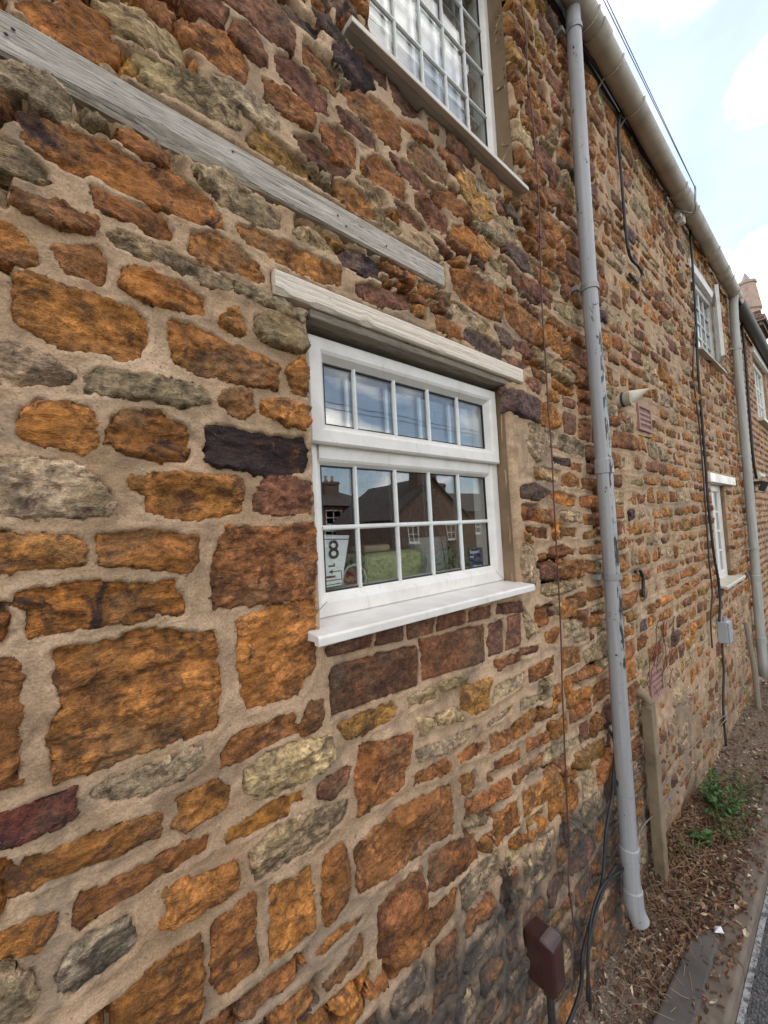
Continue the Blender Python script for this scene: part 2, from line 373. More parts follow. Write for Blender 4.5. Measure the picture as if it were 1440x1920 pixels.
STONES = """
b -55,2434 22,2503 49,2499 64,2458 46,2424 16,2419 -34,2422
g 43,2521 90,2564 139,2563 168,2544 156,2513 99,2496 69,2497
g 93,2477 124,2482 167,2491 214,2489 254,2481 257,2448 212,2437 154,2436 109,2444
b 90,2564 135,2603 146,2592 139,2564 117,2557
r 164,2630 233,2691 243,2681 233,2642 202,2634
b 163,2590 188,2604 238,2623 269,2610 283,2598 274,2556 239,2549 193,2557 161,2560
r 250,2706 346,2792 388,2760 379,2707 314,2692
r 259,2667 286,2687 313,2662 320,2630 294,2619 253,2637
g 215,2521 276,2538 341,2515 340,2500 295,2484 239,2495
g -76,2330 -44,2340 -12,2341 4,2333 6,2296 -15,2294 -45,2298 -76,2295
b -48,2274 -29,2278 10,2284 51,2296 80,2283 142,2296 186,2283 210,2265 224,2233 178,2225 118,2221 67,2222 36,2226 5,2218 -22,2222 -43,2239
b 68,2325 91,2324 131,2316 131,2306 101,2302 78,2306
g -80,2226 -47,2220 -30,2206 -18,2190 -24,2178 -45,2175 -80,2179
b -53,2152 -32,2152 0,2155 33,2154 28,2131 2,2125 -20,2125 -40,2129 -55,2137
b 30,2205 55,2203 89,2200 123,2207 141,2193 142,2167 117,2166 83,2175 49,2171 31,2182
o -82,2101 -69,2098 -54,2096 -39,2081 -33,2061 -48,2051 -70,2052 -82,2052
b -14,2092 10,2106 37,2114 47,2097 44,2055 22,2056 0,2064 -10,2077
g 48,2140 71,2151 114,2152 157,2147 220,2140 239,2130 235,2118 188,2111 140,2124 82,2123 56,2130
g 244,2133 295,2138 360,2129 395,2126 379,2106 303,2114 245,2120
g 182,2319 224,2338 289,2315 338,2312 335,2288 287,2276 222,2280 191,2299
o 170,2195 211,2216 254,2207 289,2190 302,2160 267,2155 214,2154 169,2160
o 246,2250 287,2265 354,2262 429,2260 488,2259 482,2223 413,2212 335,2220 265,2233
g 373,2294 412,2318 465,2300 472,2293 423,2285 385,2285
p 478,2287 540,2330 604,2313 602,2281 537,2266 492,2274
r 523,2238 568,2258 609,2253 691,2269 703,2237 606,2211 530,2215
p 358,2793 402,2824 454,2832 467,2802 437,2787 391,2784
p 472,2903 543,2967 571,2977 558,2935 519,2916
b 413,2758 446,2772 474,2753 493,2736 493,2685 456,2690 415,2712
r 344,2669 374,2693 428,2687 465,2669 470,2624 428,2608 372,2632 347,2638
b 316,2595 356,2602 413,2606 428,2585 417,2549 366,2543 320,2552
p 445,2852 480,2864 536,2850 546,2839 503,2828 458,2832
p 492,2809 535,2829 590,2819 619,2795 587,2767 537,2769 496,2779
r 552,2833 605,2865 654,2867 657,2823 626,2815 573,2810
r 666,2861 734,2879 791,2870 788,2829 728,2794 681,2799
b 529,2720 575,2753 647,2759 697,2742 689,2674 646,2658 570,2678 532,2685
r 499,2657 542,2668 598,2657 613,2622 567,2618 508,2626
b 450,2580 496,2605 538,2599 547,2572 537,2529 497,2524 453,2542
r 379,2512 425,2532 482,2524 522,2511 516,2496 455,2486 396,2489
y 289,2469 334,2475 387,2467 431,2438 385,2430 309,2432 275,2438
o 483,2458 515,2480 569,2476 597,2467 589,2430 533,2420 487,2428
g 538,2506 572,2521 630,2509 635,2486 592,2479
b 582,2584 624,2609 687,2595 708,2576 702,2537 643,2526 585,2542
r 657,2634 717,2649 788,2647 800,2610 741,2594 681,2607
b 721,2699 773,2737 840,2722 896,2708 897,2680 820,2665 725,2665
b 685,2754 740,2770 799,2787 821,2766 752,2745
b 819,2845 858,2842 860,2814 816,2809
b 853,2775 904,2801 965,2802 981,2780 917,2755 859,2756
r 892,2852 955,2880 1027,2863 1043,2835 966,2814 898,2826
y 943,2752 999,2772 1074,2744 1121,2711 1085,2660 1006,2653 945,2688
b 834,2645 883,2660 969,2652 984,2624 911,2599 838,2602
r 739,2566 784,2596 852,2581 878,2554 867,2521 800,2517 743,2532
r 661,2510 714,2517 776,2495 760,2479 691,2475
g 597,2457 651,2450 685,2441 661,2423 607,2429
o 899,2559 972,2587 1046,2573 1087,2541 1050,2519 965,2525 897,2535
b 1053,2835 1136,2843 1165,2813 1089,2791
g 1009,2778 1068,2786 1138,2765 1137,2758 1054,2746
g 1013,2632 1082,2633 1178,2632 1143,2616 1031,2615
g 716,2451 780,2454 847,2439 830,2421 749,2429
r 783,2487 851,2486 899,2467 849,2462
g 1109,2691 1188,2724 1280,2706 1315,2686 1192,2658
p 1173,2783 1254,2791 1364,2766 1323,2747 1204,2759
b 875,2419 954,2438 1044,2428 1120,2427 1131,2383 1110,2333 1033,2328 930,2333 875,2352
b 1146,2441 1206,2448 1264,2417 1338,2404 1346,2360 1316,2312 1233,2317 1152,2351
r 1281,2552 1379,2563 1494,2555 1486,2502 1380,2499 1294,2510
r 1210,2555 1260,2534 1255,2491 1203,2497
g 1019,2464 1079,2473 1149,2467 1156,2455 1084,2447
g 865,2311 928,2311 1016,2304 1051,2288 1005,2265 919,2278 857,2283
b 801,2249 836,2252 889,2239 894,2215 844,2210 798,2216
p 916,2247 963,2257 1055,2252 1123,2243 1119,2209 1079,2194 985,2206 919,2218
p 1076,2304 1131,2311 1178,2291 1165,2254 1109,2258
r 1195,2286 1249,2296 1301,2274 1280,2253 1200,2263
r 1120,2218 1187,2225 1257,2218 1236,2198 1150,2197
r 1251,2171 1327,2182 1358,2158 1339,2128 1292,2134 1248,2151
r 825,2326 858,2329 862,2306 839,2281 816,2294
g 1077,2529 1134,2548 1180,2518 1161,2501 1098,2505
p 1195,2644 1267,2655 1329,2635 1328,2586 1266,2577 1198,2600
o 1431,2417 1499,2438 1569,2407 1538,2324 1461,2332 1412,2357
b 1598,2403 1687,2410 1783,2379 1778,2309 1686,2325 1596,2350
b 1417,2467 1515,2471 1595,2461 1581,2445 1477,2442
g 1502,2535 1648,2562 1777,2542 1772,2515 1626,2500 1509,2509
g 1322,2285 1412,2287 1519,2274 1623,2251 1594,2222 1469,2240 1357,2257
b 1294,2221 1352,2224 1400,2203 1377,2182 1309,2194
b 1368,2629 1428,2626 1491,2611 1475,2580 1403,2589
b 1489,2828 1558,2837 1603,2822 1586,2790 1495,2790
o 1554,2889 1651,2899 1671,2865 1559,2843
r 1494,3016 1588,3038 1657,3013 1640,2986 1521,2972
r 1439,3165 1551,3187 1643,3167 1619,3085 1526,3088 1441,3096
b 1573,2701 1633,2701 1638,2655 1577,2650
p 1125,2109 1214,2112 1319,2106 1312,2018 1203,2027 1125,2039
o 1332,2098 1414,2101 1480,2074 1467,2023 1390,2008 1322,2019
o 1401,2158 1488,2164 1488,2125 1406,2116
r 1521,2156 1622,2154 1623,2119 1514,2113
r 1511,2090 1624,2090 1611,2007 1509,2006
b 1654,2154 1775,2156 1781,2114 1659,2107
b 1655,2083 1778,2095 1782,2003 1628,1998
g 1245,2009 1390,2008 1663,1978 1667,1926 1509,1929 1350,1941 1247,1955
r 1688,1972 1785,1978 1775,1922 1679,1921
p 1390,1903 1527,1898 1522,1870 1413,1878
b 1537,1887 1648,1889 1642,1854 1544,1860
b 1681,1894 1777,1898 1770,1855 1674,1856
o 1460,1834 1519,1847 1611,1824 1606,1792 1454,1796
o 1631,1828 1779,1831 1777,1783 1631,1790
p 1168,1782 1254,1799 1337,1777 1345,1767 1273,1736 1168,1744
o 1365,1767 1461,1769 1574,1750 1562,1716 1453,1716 1371,1737
b 1599,1753 1759,1758 1756,1704 1593,1716
b 1269,1702 1381,1698 1369,1650 1263,1663
g 1428,1695 1601,1688 1594,1649 1434,1664
b 1624,1676 1780,1680 1771,1632 1618,1642
b 1215,1640 1317,1637 1327,1601 1237,1606
o 1408,1633 1554,1628 1554,1595 1404,1608
y 1599,1604 1746,1615 1747,1582 1607,1581
b 1326,1567 1409,1571 1528,1542 1525,1526 1328,1542
o 1564,1545 1776,1545 1776,1506 1573,1522
r 1261,1509 1379,1507 1375,1447 1254,1462
b 1410,1510 1581,1499 1571,1440 1412,1453
o 1606,1497 1695,1483 1673,1440 1603,1447
g 1152,1588 1214,1570 1217,1452 1158,1469 1145,1529
r 1215,1712 1237,1702 1228,1673 1202,1674
g 1228,1943 1283,1944 1335,1903 1292,1875 1257,1892
g 1300,1860 1451,1849 1435,1811 1342,1812
r 402,1428 527,1434 519,1399 405,1405
r 537,1434 616,1433 613,1395 527,1399
r 631,1433 726,1433 718,1390 628,1391
r 736,1432 848,1427 844,1389 729,1390
r 864,1424 968,1423 964,1385 860,1389
r 986,1420 1132,1408 1127,1373 987,1387
r 411,1388 655,1374 653,1277 407,1284
r 668,1385 922,1372 915,1268 666,1280
r 944,1370 1019,1370 1007,1272 933,1274
r 1039,1372 1122,1371 1109,1269 1027,1273
y 424,1265 486,1267 564,1265 585,1246 561,1229 493,1225 436,1233
g 616,1262 710,1256 709,1233 619,1231
g 725,1261 827,1253 818,1241 737,1243
b 479,1203 569,1181 615,1176 611,1127 590,1069 533,1055 464,1069 459,1150
r 372,1167 424,1173 449,1170 440,1147 391,1135 371,1144
g 233,1253 270,1265 333,1264 400,1252 406,1213 364,1195 308,1190 257,1197 233,1224
y 809,1231 872,1218 936,1215 923,1136 871,1133 804,1170
g 635,1126 776,1113 885,1103 858,1082 738,1090 646,1104
g 705,1193 789,1180 802,1151 716,1162
g 650,1198 704,1184 696,1169 653,1158
b 632,1076 736,1068 751,1043 719,1034 624,1058
b 782,1059 848,1062 909,1043 898,1022 791,1038
o 780,1003 849,992 853,952 790,954
b 504,1017 569,1024 743,1003 747,888 617,892 533,897 454,917 450,1004
b 665,874 731,865 832,834 841,767 772,765 645,792
b 800,933 900,921 989,912 985,872 871,889 801,904
o 909,846 1038,831 1039,755 917,757
g 955,1184 1114,1183 1099,1153 933,1143
b 1137,1189 1305,1189 1297,1134 1142,1140
g 919,1096 1042,1103 1030,1090 918,1086
g 1083,1106 1228,1091 1178,1071 1080,1079
b 915,1061 1034,1039 1030,1008 919,1014
b 933,982 1066,967 1062,940 930,958
b 1098,977 1233,956 1230,933 1105,946
o 1195,1029 1308,1029 1303,999 1181,1010
b 1008,909 1144,902 1189,901 1175,878 1024,880
o 1060,837 1276,817 1304,744 1147,757 1056,768
b 963,1256 1101,1250 1089,1236 979,1233
g 1134,1384 1170,1354 1203,1299 1139,1288
r 1102,1261 1214,1248 1199,1227 1110,1236
b 1217,1358 1291,1358 1285,1314 1222,1307
o 1254,1276 1345,1277 1338,1232 1261,1237
o 1388,1365 1497,1353 1500,1300 1380,1311
o 1256,1273 1355,1281 1345,1219 1253,1250
g 1386,1285 1529,1263 1532,1214 1399,1232
o 1363,1201 1480,1184 1493,1124 1361,1123
g 1521,1148 1649,1162 1734,1178 1724,1088 1539,1112
b 1603,1265 1721,1255 1715,1222 1609,1226
o 1366,1019 1477,1025 1557,1007 1540,980 1362,991
b 1442,1086 1657,1060 1641,1048 1459,1056
y 1408,814 1509,804 1659,785 1672,714 1462,733 1402,777
g 1259,901 1449,862 1424,847 1262,858
o 1135,718 1192,698 1189,673 1139,686
o 994,718 1109,710 1113,683 1021,695
o 1352,539 1438,527 1423,510 1358,508
o -55,2030 -34,2039 -1,2037 38,2034 81,2031 96,2021 100,1986 91,1958 68,1945 29,1949 -9,1946 -30,1956 -55,1970
o 70,2092 97,2099 146,2099 188,2087 189,2051 145,2052 96,2051 69,2060
o 134,2030 168,2032 220,2015 277,2009 321,1998 314,1947 245,1946 177,1948 139,1962 130,1994
o 213,2050 242,2085 253,2067 261,2044 240,2035 221,2044
g 279,2079 311,2099 383,2089 389,2057 384,2041 346,2036 300,2037 280,2054
o 344,1999 375,2020 385,2008 384,1942 352,1950 341,1980
g -82,1935 -48,1938 -21,1926 5,1903 -7,1891 -49,1886 -83,1876
g 18,1906 34,1927 79,1926 142,1925 183,1918 188,1899 141,1883 102,1892 50,1885 23,1887
o -53,1845 -33,1864 -7,1865 23,1864 29,1835 27,1805 14,1794 -22,1800 -51,1812 -54,1833
O 43,1830 61,1867 108,1874 153,1847 155,1806 152,1793 106,1791 65,1798 43,1817
o 217,1924 261,1933 268,1900 251,1881 223,1881 212,1903
o 286,1916 341,1926 383,1919 384,1882 339,1880 285,1894
P 185,1855 230,1861 293,1857 377,1858 386,1817 379,1789 311,1768 256,1786 201,1786 181,1797
g -87,1782 -38,1780 4,1777 27,1759 53,1720 42,1706 -4,1701 -50,1705 -87,1708
o 73,1757 118,1770 172,1769 239,1765 239,1708 188,1697 136,1694 90,1709 90,1734 74,1744
r 267,1737 289,1767 349,1774 383,1761 383,1702 322,1699 266,1708
o -87,1679 -28,1679 5,1674 16,1654 12,1633 -28,1633 -87,1637
o 29,1673 63,1681 116,1676 166,1666 166,1632 154,1608 103,1620 35,1634 30,1653
O -52,1604 -14,1608 32,1608 73,1600 130,1596 146,1562 142,1541 72,1543 19,1544 -42,1543 -46,1577 -59,1590
b 217,1679 285,1672 359,1678 384,1682 386,1614 380,1539 315,1535 239,1539 190,1543 188,1600 197,1637
o 231,1513 302,1529 352,1530 382,1538 382,1472 380,1393 339,1349 281,1347 241,1354 228,1376 225,1453
o -22,1520 31,1519 75,1529 132,1514 186,1503 195,1460 197,1404 188,1344 128,1345 55,1347 11,1341 -17,1349 -25,1403 -9,1444 -20,1483
b -89,1529 -57,1513 -55,1450 -60,1407 -58,1363 -89,1363
g 21,1316 47,1323 97,1320 160,1323 167,1295 136,1280 84,1283 28,1297
d -82,1326 -47,1327 0,1326 -2,1301 -14,1290 -43,1289 -82,1291
b 200,1314 232,1321 293,1323 333,1322 336,1283 270,1276 193,1279
o 126,1256 178,1258 201,1239 197,1210 162,1207 135,1205 122,1219 129,1237
o -66,1247 -49,1262 -20,1257 9,1259 45,1255 86,1250 101,1243 97,1218 62,1215 29,1216 -11,1222 -47,1220 -59,1223
b -2,1171 6,1187 39,1182 84,1185 134,1184 170,1177 166,1156 108,1155 61,1152 30,1150 6,1144 -3,1155
o -82,1185 -47,1186 -22,1179 -21,1160 -39,1147 -82,1158
o 105,1127 120,1129 154,1120 210,1113 208,1076 158,1075 121,1071 101,1083 112,1101
g -14,1118 8,1127 38,1123 62,1120 70,1084 59,1069 25,1071 -3,1066 -14,1076 -19,1101
b 174,1044 216,1041 232,1047 244,1024 242,970 247,930 240,911 182,917 169,949 167,990
o 45,1022 93,1034 131,1035 150,1032 151,970 151,916 140,908 40,974
o 201,1170 237,1173 281,1180 344,1174 342,1148 280,1148 220,1144 200,1149
g -82,1137 -48,1122 -41,1092 -43,1069 -58,1073 -82,1097
g 235,1112 269,1135 342,1127 433,1108 432,1083 379,1064 331,1059 280,1065 243,1064
o 268,1034 318,1030 345,1028 350,971 347,915 302,910 263,915 266,979
b 377,1030 420,1035 431,992 427,919 413,907 375,904 369,962
o 329,865 353,875 403,878 470,863 446,860 368,858
b 504,853 531,867 632,859 639,788 612,760 549,746 497,756 496,809
b 417,817 454,834 461,796 442,788 406,789 373,790 369,803
b 210,869 242,879 276,885 311,869 306,853 258,858 225,851
o 270,822 301,825 335,825 339,796 315,793 283,799 266,812
o 379,755 422,760 432,728 395,733
b 465,713 505,720 509,699 469,700
b 336,1293 359,1327 386,1326 387,1296 373,1276 341,1277
"""

# ------------------------------------------------------------------ the stone cottage: wall
COTTAGE = empty('stone_cottage', (0, 0, 0))
tag(COTTAGE, 'ironstone rubble cottage with white windows, grey oak beam and grey downpipe', 'cottage')
WU0, WU1, WZ1 = -1.5, 5.40, 3.99
OPEN = [(0.395, 1.130, 1.462, 2.140), (0.62, 1.300, 2.868, 3.80), (3.85, 4.60, 2.95, 3.60), (3.83, 4.45, 1.10, 1.90)]
def rect(u0, u1, z0, z1): return [(u0, z0), (u1, z0), (u1, z1), (u0, z1)]
OBST = [rect(*o) for o in OPEN]
OBST += [rect(0.318, 1.216, 2.138, 2.195), rect(-1.5, 0.842, 2.343, 2.413), rect(3.73, 4.69, 1.895, 1.975), rect(3.80, 4.72, 3.58, 3.68),
         rect(2.33, 2.56, 2.115, 2.28), rect(2.185, 2.385, 0.745, 0.905), rect(0.36, 1.15, 1.44, 1.475), rect(0.53, 1.31, 2.85, 2.885)]
OBST_BB = [(min(p[0] for p in P), max(p[0] for p in P), min(p[1] for p in P), max(p[1] for p in P)) for P in OBST]

TINT = {'o': (0.400, 0.163, 0.041), 'b': (0.300, 0.117, 0.036), 'g': (0.41, 0.292, 0.170), 'y': (0.38, 0.195, 0.050),
        'r': (0.225, 0.093, 0.049), 'p': (0.125, 0.074, 0.054), 'd': (0.15, 0.038, 0.024), 'O': (0.34, 0.135, 0.028), 'P': (0.16, 0.07, 0.03)}
STAIN = {'o': 0.20, 'b': 0.30, 'g': 0.12, 'y': 0.12, 'r': 0.32, 'p': 0.45, 'd': 0.62, 'O': 0.58, 'P': 0.95}

def dist_cam(u, z): return math.sqrt((u-CAM[0])**2 + CAM[1]**2 + (z-CAM[2])**2)
def others_sd(U, Z, polys, bbs, bb, pad=0.03):
    s = np.full(U.shape, -1.0)
    for P, b in zip(polys, bbs):
        if b[1] < bb[0]-pad or b[0] > bb[1]+pad or b[3] < bb[2]-pad or b[2] > bb[3]+pad: continue
        s = np.maximum(s, poly_sd(U, Z, P))
    return s
def stone_mesh(P, kind, seed, cell, proud, clip=None, rough=1.0, y0=0.0, ragged=0.0045, minr=0.006, grow=0.0, one=True):
    """one rough-faced stone as a height field over its outline; returns (verts, quads, tint) or None"""
    xs = [p[0] for p in P]; zs = [p[1] for p in P]; pad = cell*2.2
    u0, u1, z0, z1 = min(xs)-pad, max(xs)+pad, min(zs)-pad, max(zs)+pad
    nu = max(4, int((u1-u0)/cell)); nz = max(4, int((z1-z0)/cell))
    U, Z = np.meshgrid(np.linspace(u0, u1, nu+1), np.linspace(z0, z1, nz+1))
    s = poly_sd(U, Z, P)
    if clip is not None: s = np.minimum(s, clip(U, Z, (u0, u1, z0, z1)))
    s = s + grow + ragged*((fbm(U*60, Z*75, seed, 4, 0.72)-0.5)*2.6)
    if s.max() < minr: return None
    w, hgt = u1-u0, z1-z0; size = min(w, hgt)
    big = fbm(U*9+seed, Z*14, seed+1, 3); lam = fbm(U*20+big*2, Z*75+big*4, seed+2, 4, 0.6); n3 = fbm(U*70, Z*95, seed+3, 3, 0.6)
    st = np.floor(big*8+lam*2.2)/8
    pit = np.clip((fbm(U*34, Z*46, seed+6, 3)-0.60)/0.12, 0, 1)
    amp = min(0.0066, 0.05*size+0.0025)*rough
    h = proud + amp*((big-0.5)*0.8 + (st-0.5)*1.25 + (lam-0.5)*1.25 + (n3-0.5)*0.9 - 0.7*pit)
    fr = np.random.default_rng(seed+77); uc, zc = (u0+u1)/2, (z0+z1)/2; fac = None      # broken facets
    for _ in range(6):
        a_, b_, c_ = fr.normal(0, 0.16), fr.normal(0, 0.20), fr.uniform(0, 0.007)
        pu, pz = fr.uniform(u0, u1), fr.uniform(z0, z1)
        f_ = c_ + a_*(U-pu) + b_*(Z-pz); fac = f_ if fac is None else np.minimum(fac, f_)
    h = h + np.clip(fac+0.004, -0.008, 0.003)*rough
    rr = np.random.default_rng(seed); t = rr.normal(0, 0.05, 2)
    h = h + np.clip(t[0]*(U-(u0+u1)/2) + t[1]*(Z-(z0+z1)/2), -0.006, 0.006)
    ew = min(0.0085, size*0.18)
    k = np.clip(s/ew, 0, 1); k = np.sqrt(np.clip(1-(1-k)**2, 0, 1))
    base = -0.020
    H = np.where(s > 0, base + (h-base)*k, base + s*1.0)
    ok = s > -cell*1.6
    c = ok[:-1, :-1] & ok[1:, :-1] & ok[:-1, 1:] & ok[1:, 1:]
    inside = (s[:-1, :-1] > 0) | (s[1:, :-1] > 0) | (s[:-1, 1:] > 0) | (s[1:, 1:] > 0)
    c &= inside
    # keep one connected piece
    lab = None
    if one:
     lab = np.where(c, np.arange(1, c.size+1).reshape(c.shape), 0)
     while True:
        p = np.pad(lab, 1); n_ = np.maximum.reduce([p[1:-1, 1:-1], p[:-2, 1:-1], p[2:, 1:-1], p[1:-1, :-2], p[1:-1, 2:]])
        n_ = np.where(c, n_, 0)
        if (n_ == lab).all(): break
        lab = n_
     ids, cnt = np.unique(lab[lab > 0], return_counts=True)
     if len(ids) == 0: return None
     c &= lab == ids[cnt.argmax()]
    if c.sum() < 6: return None
    idx = np.full(U.shape, -1); jj, ii = np.nonzero(c)
    use = np.zeros(U.shape, bool)
    for dj in (0, 1):
        for di in (0, 1): use[jj+dj, ii+di] = True
    idx[use] = np.arange(use.sum())
    V = np.stack([U[use], y0-H[use], Z[use]], 1)
    Q = np.stack([idx[jj, ii], idx[jj, ii+1], idx[jj+1, ii+1], idx[jj+1, ii]], 1)
    tc = np.array(TINT[kind])*(1+rr.normal(0, 0.14))*np.array([1+rr.normal(0, 0.03), 1, 1+rr.normal(0, 0.08)])
    sta = STAIN[kind]*(0.5+rr.random()) if kind.islower() else STAIN[kind]
    col = np.tile(np.array([*np.clip(tc, 0.01, 0.8), min(1.0, max(0.0, sta)), rr.random()]), (len(V), 1))
    return V, Q, col
def mesh_np(name, V, Q, col=None, smooth=True):
    me = bpy.data.meshes.new(name)
    me.vertices.add(len(V)); me.vertices.foreach_set('co', np.asarray(V, np.float32).ravel())
    nq = len(Q); me.loops.add(nq*4); me.loops.foreach_set('vertex_index', np.asarray(Q, np.int32).ravel())
    me.polygons.add(nq); me.polygons.foreach_set('loop_start', np.arange(0, nq*4, 4, dtype=np.int32))
    try: me.polygons.foreach_set('loop_total', np.full(nq, 4, dtype=np.int32))
    except Exception: pass
    me.update(calc_edges=True); me.validate()
    if col is not None:
        col = np.asarray(col, np.float32)
        a = me.attributes.new('tint', 'FLOAT_COLOR', 'POINT'); a.data.foreach_set('color', np.ascontiguousarray(col[:, :4]).ravel())
        if col.shape[1] > 4:
            a = me.attributes.new('vary', 'FLOAT', 'POINT'); a.data.foreach_set('value', np.ascontiguousarray(col[:, 4]))
    if smooth: me.polygons.foreach_set('use_smooth', np.ones(len(me.polygons), bool))
    return me

traced = []
for line in STONES.strip().splitlines():
    t, *pts = line.split()
    traced.append((t, [tuple(float(q)/1000 for q in p.split(',')) for p in pts]))
TP = [P for _, P in traced]
TBB = [(min(p[0] for p in P), max(p[0] for p in P), min(p[1] for p in P), max(p[1] for p in P)) for P in TP]
allP = list(TP); allBB = list(TBB)

# coursed rubble that fills the rest of the wall
def rubble(u0, u1, z0, z1, row, wid, gap, seed):
    rr = np.random.default_rng(seed); out = []; z = z0; r = 0
    while z < z1-0.03:
        h = rr.uniform(*row); h = min(h, z1-z); u = u0 + rr.uniform(-0.15, 0)
        while u < u1:
            w = rr.uniform(*wid)*rr.choice([0.7, 1, 1, 1.5]); 
            if u+w > u1: w = u1-u
            if w < 0.04: break
            subs = [(z, h)]
            if h > row[1]*0.85 and rr.random() < 0.25: subs = [(z, h*0.5), (z+h*0.5, h*0.5)]
            for zz, hh in subs:
                wob = 0.012*math.sin((u+w/2)*2.3+r) + rr.normal(0, 0.004)
                a0, a1, b0, b1 = u+gap/2, u+w-gap/2, zz+wob+gap/2, zz+hh+wob-gap/2
                if b1-b0 < 0.02: continue
                j = lambda s: rr.normal(0, s)
                q = min(0.20*(b1-b0), 0.20*(a1-a0)); jz = 0.10*(b1-b0); ju = 0.05*(a1-a0)
                P = [(a0+q*0.5+j(ju), b0+j(jz)*0.4), ((a0+a1)/2+j(ju), b0+j(jz)), (a1-q*0.5+j(ju), b0+j(jz)*0.4), (a1+j(ju)*.6, b0+q+j(jz)), (a1+j(ju)*.6, b1-q+j(jz)),
                     (a1-q*0.6+j(ju), b1+j(jz)*.5), ((a0+a1)/2+j(ju), b1+j(jz)), (a0+q*0.6+j(ju), b1+j(jz)*.5), (a0+j(ju)*.6, b1-q+j(jz)), (a0+j(ju)*.6, b0+q+j(jz))]
                out.append(P)
            u += w
        z += h; r += 1
    return out
def pick_kind(rr, u, z):
    w = dict(o=0.28, b=0.34, g=0.21, y=0.05, r=0.09, p=0.03)
    if z > 2.7: w = dict(o=0.15, b=0.48, g=0.14, y=0.04, r=0.17, p=0.02)
    if z < 0.9: w = dict(o=0.25, b=0.30, g=0.33, y=0.05, r=0.06, p=0.01)
    k = list(w); p = np.array([w[i] for i in k]); return str(rr.choice(k, p=p/p.sum()))

cand = []
cand += rubble(1.30, WU1, 0.02, WZ1-0.04, (0.058, 0.115), (0.085, 0.21), 0.017, 5)
cand += rubble(WU0, -0.05, 0.02, WZ1-0.04, (0.07, 0.14), (0.12, 0.30), 0.024, 6)
cand += rubble(-0.05, 1.30, 2.20, 2.345, (0.040, 0.06), (0.06, 0.14), 0.014, 18)
cand += rubble(-0.05, 1.30, 2.42, WZ1-0.04, (0.045, 0.075), (0.06, 0.14), 0.014, 8)
cand += rubble(-0.05, 1.30, 0.02, 1.25, (0.06, 0.11), (0.09, 0.22), 0.024, 9)
EX = 0.013
def clipper(margin):
    def f(U, Z, bb):
        a = others_sd(U, Z, TP, TBB, bb); b = others_sd(U, Z, OBST, OBST_BB, bb)
        return np.minimum(-a-margin, -b-0.010)
    return f
items = []     # (score, verts, quads, col, P)
for i, (t, P) in enumerate(traced):
    cu = sum(p[0] for p in P)/len(P); cz = sum(p[1] for p in P)/len(P); D = dist_cam(cu, cz)
    rr = np.random.default_rng(100+i)
    brick = t == 'r' and len(P) == 4
    res = stone_mesh(P, t, 100+i, min(0.0085, max(0.0036, 0.0042*D)), 0.002 if brick else rr.normal(0.0055 if cz < 2.2 else 0.0035, 0.003), clip=lambda U, Z, bb: -others_sd(U, Z, OBST, OBST_BB, bb)+0.004,
                     rough=0.35 if brick else 1.0, ragged=0.002 if brick else 0.0075, grow=0.002 if brick else (0.007 if cz < 2.2 else 0.010))
    if res: items.append((1e6, *res, P))
made = []
for i, P in enumerate(cand):
    cu = sum(p[0] for p in P)/len(P); cz = sum(p[1] for p in P)/len(P); D = dist_cam(cu, cz)
    rr = np.random.default_rng(1000+i)
    near = -0.08 < cu < 1.72 and 0.75 < cz < 2.75
    res = stone_mesh(P, pick_kind(rr, cu, cz), 1000+i, min(0.0125, max(0.0055, 0.0042*D)) if cu > -0.1 else 0.016, rr.normal(0.0105 if cz > 0.85 else 0.0065, 0.003) - (0.004 if cu < 1.3 else 0.0), clip=clipper(0.019 if near and cz < 2.2 else 0.015), minr=0.011 if near and cz < 2.2 else 0.007, ragged=0.0075, one=-0.1 < cu < 2.6)
    if res is None: continue
    # apparent size in the photograph
    vx = Vector((cu, 0, cz)) - Vector(CAM); dp = vx.dot(fwd); sc = 0
    if dp > 0.05:
        x = vx.dot(right)/dp; y = vx.dot(down)/dp
        if abs(x) < 1.0 and abs(y) < 1.34:
            w = max(p[0] for p in P)-min(p[0] for p in P); h = max(p[1] for p in P)-min(p[1] for p in P)
            sc = w*h*0.7/(dp*D*D)
    items.append((sc, *res, P)); made.append(P)
allP += made; allBB += [(min(p[0] for p in P), max(p[0] for p in P), min(p[1] for p in P), max(p[1] for p in P)) for P in made]

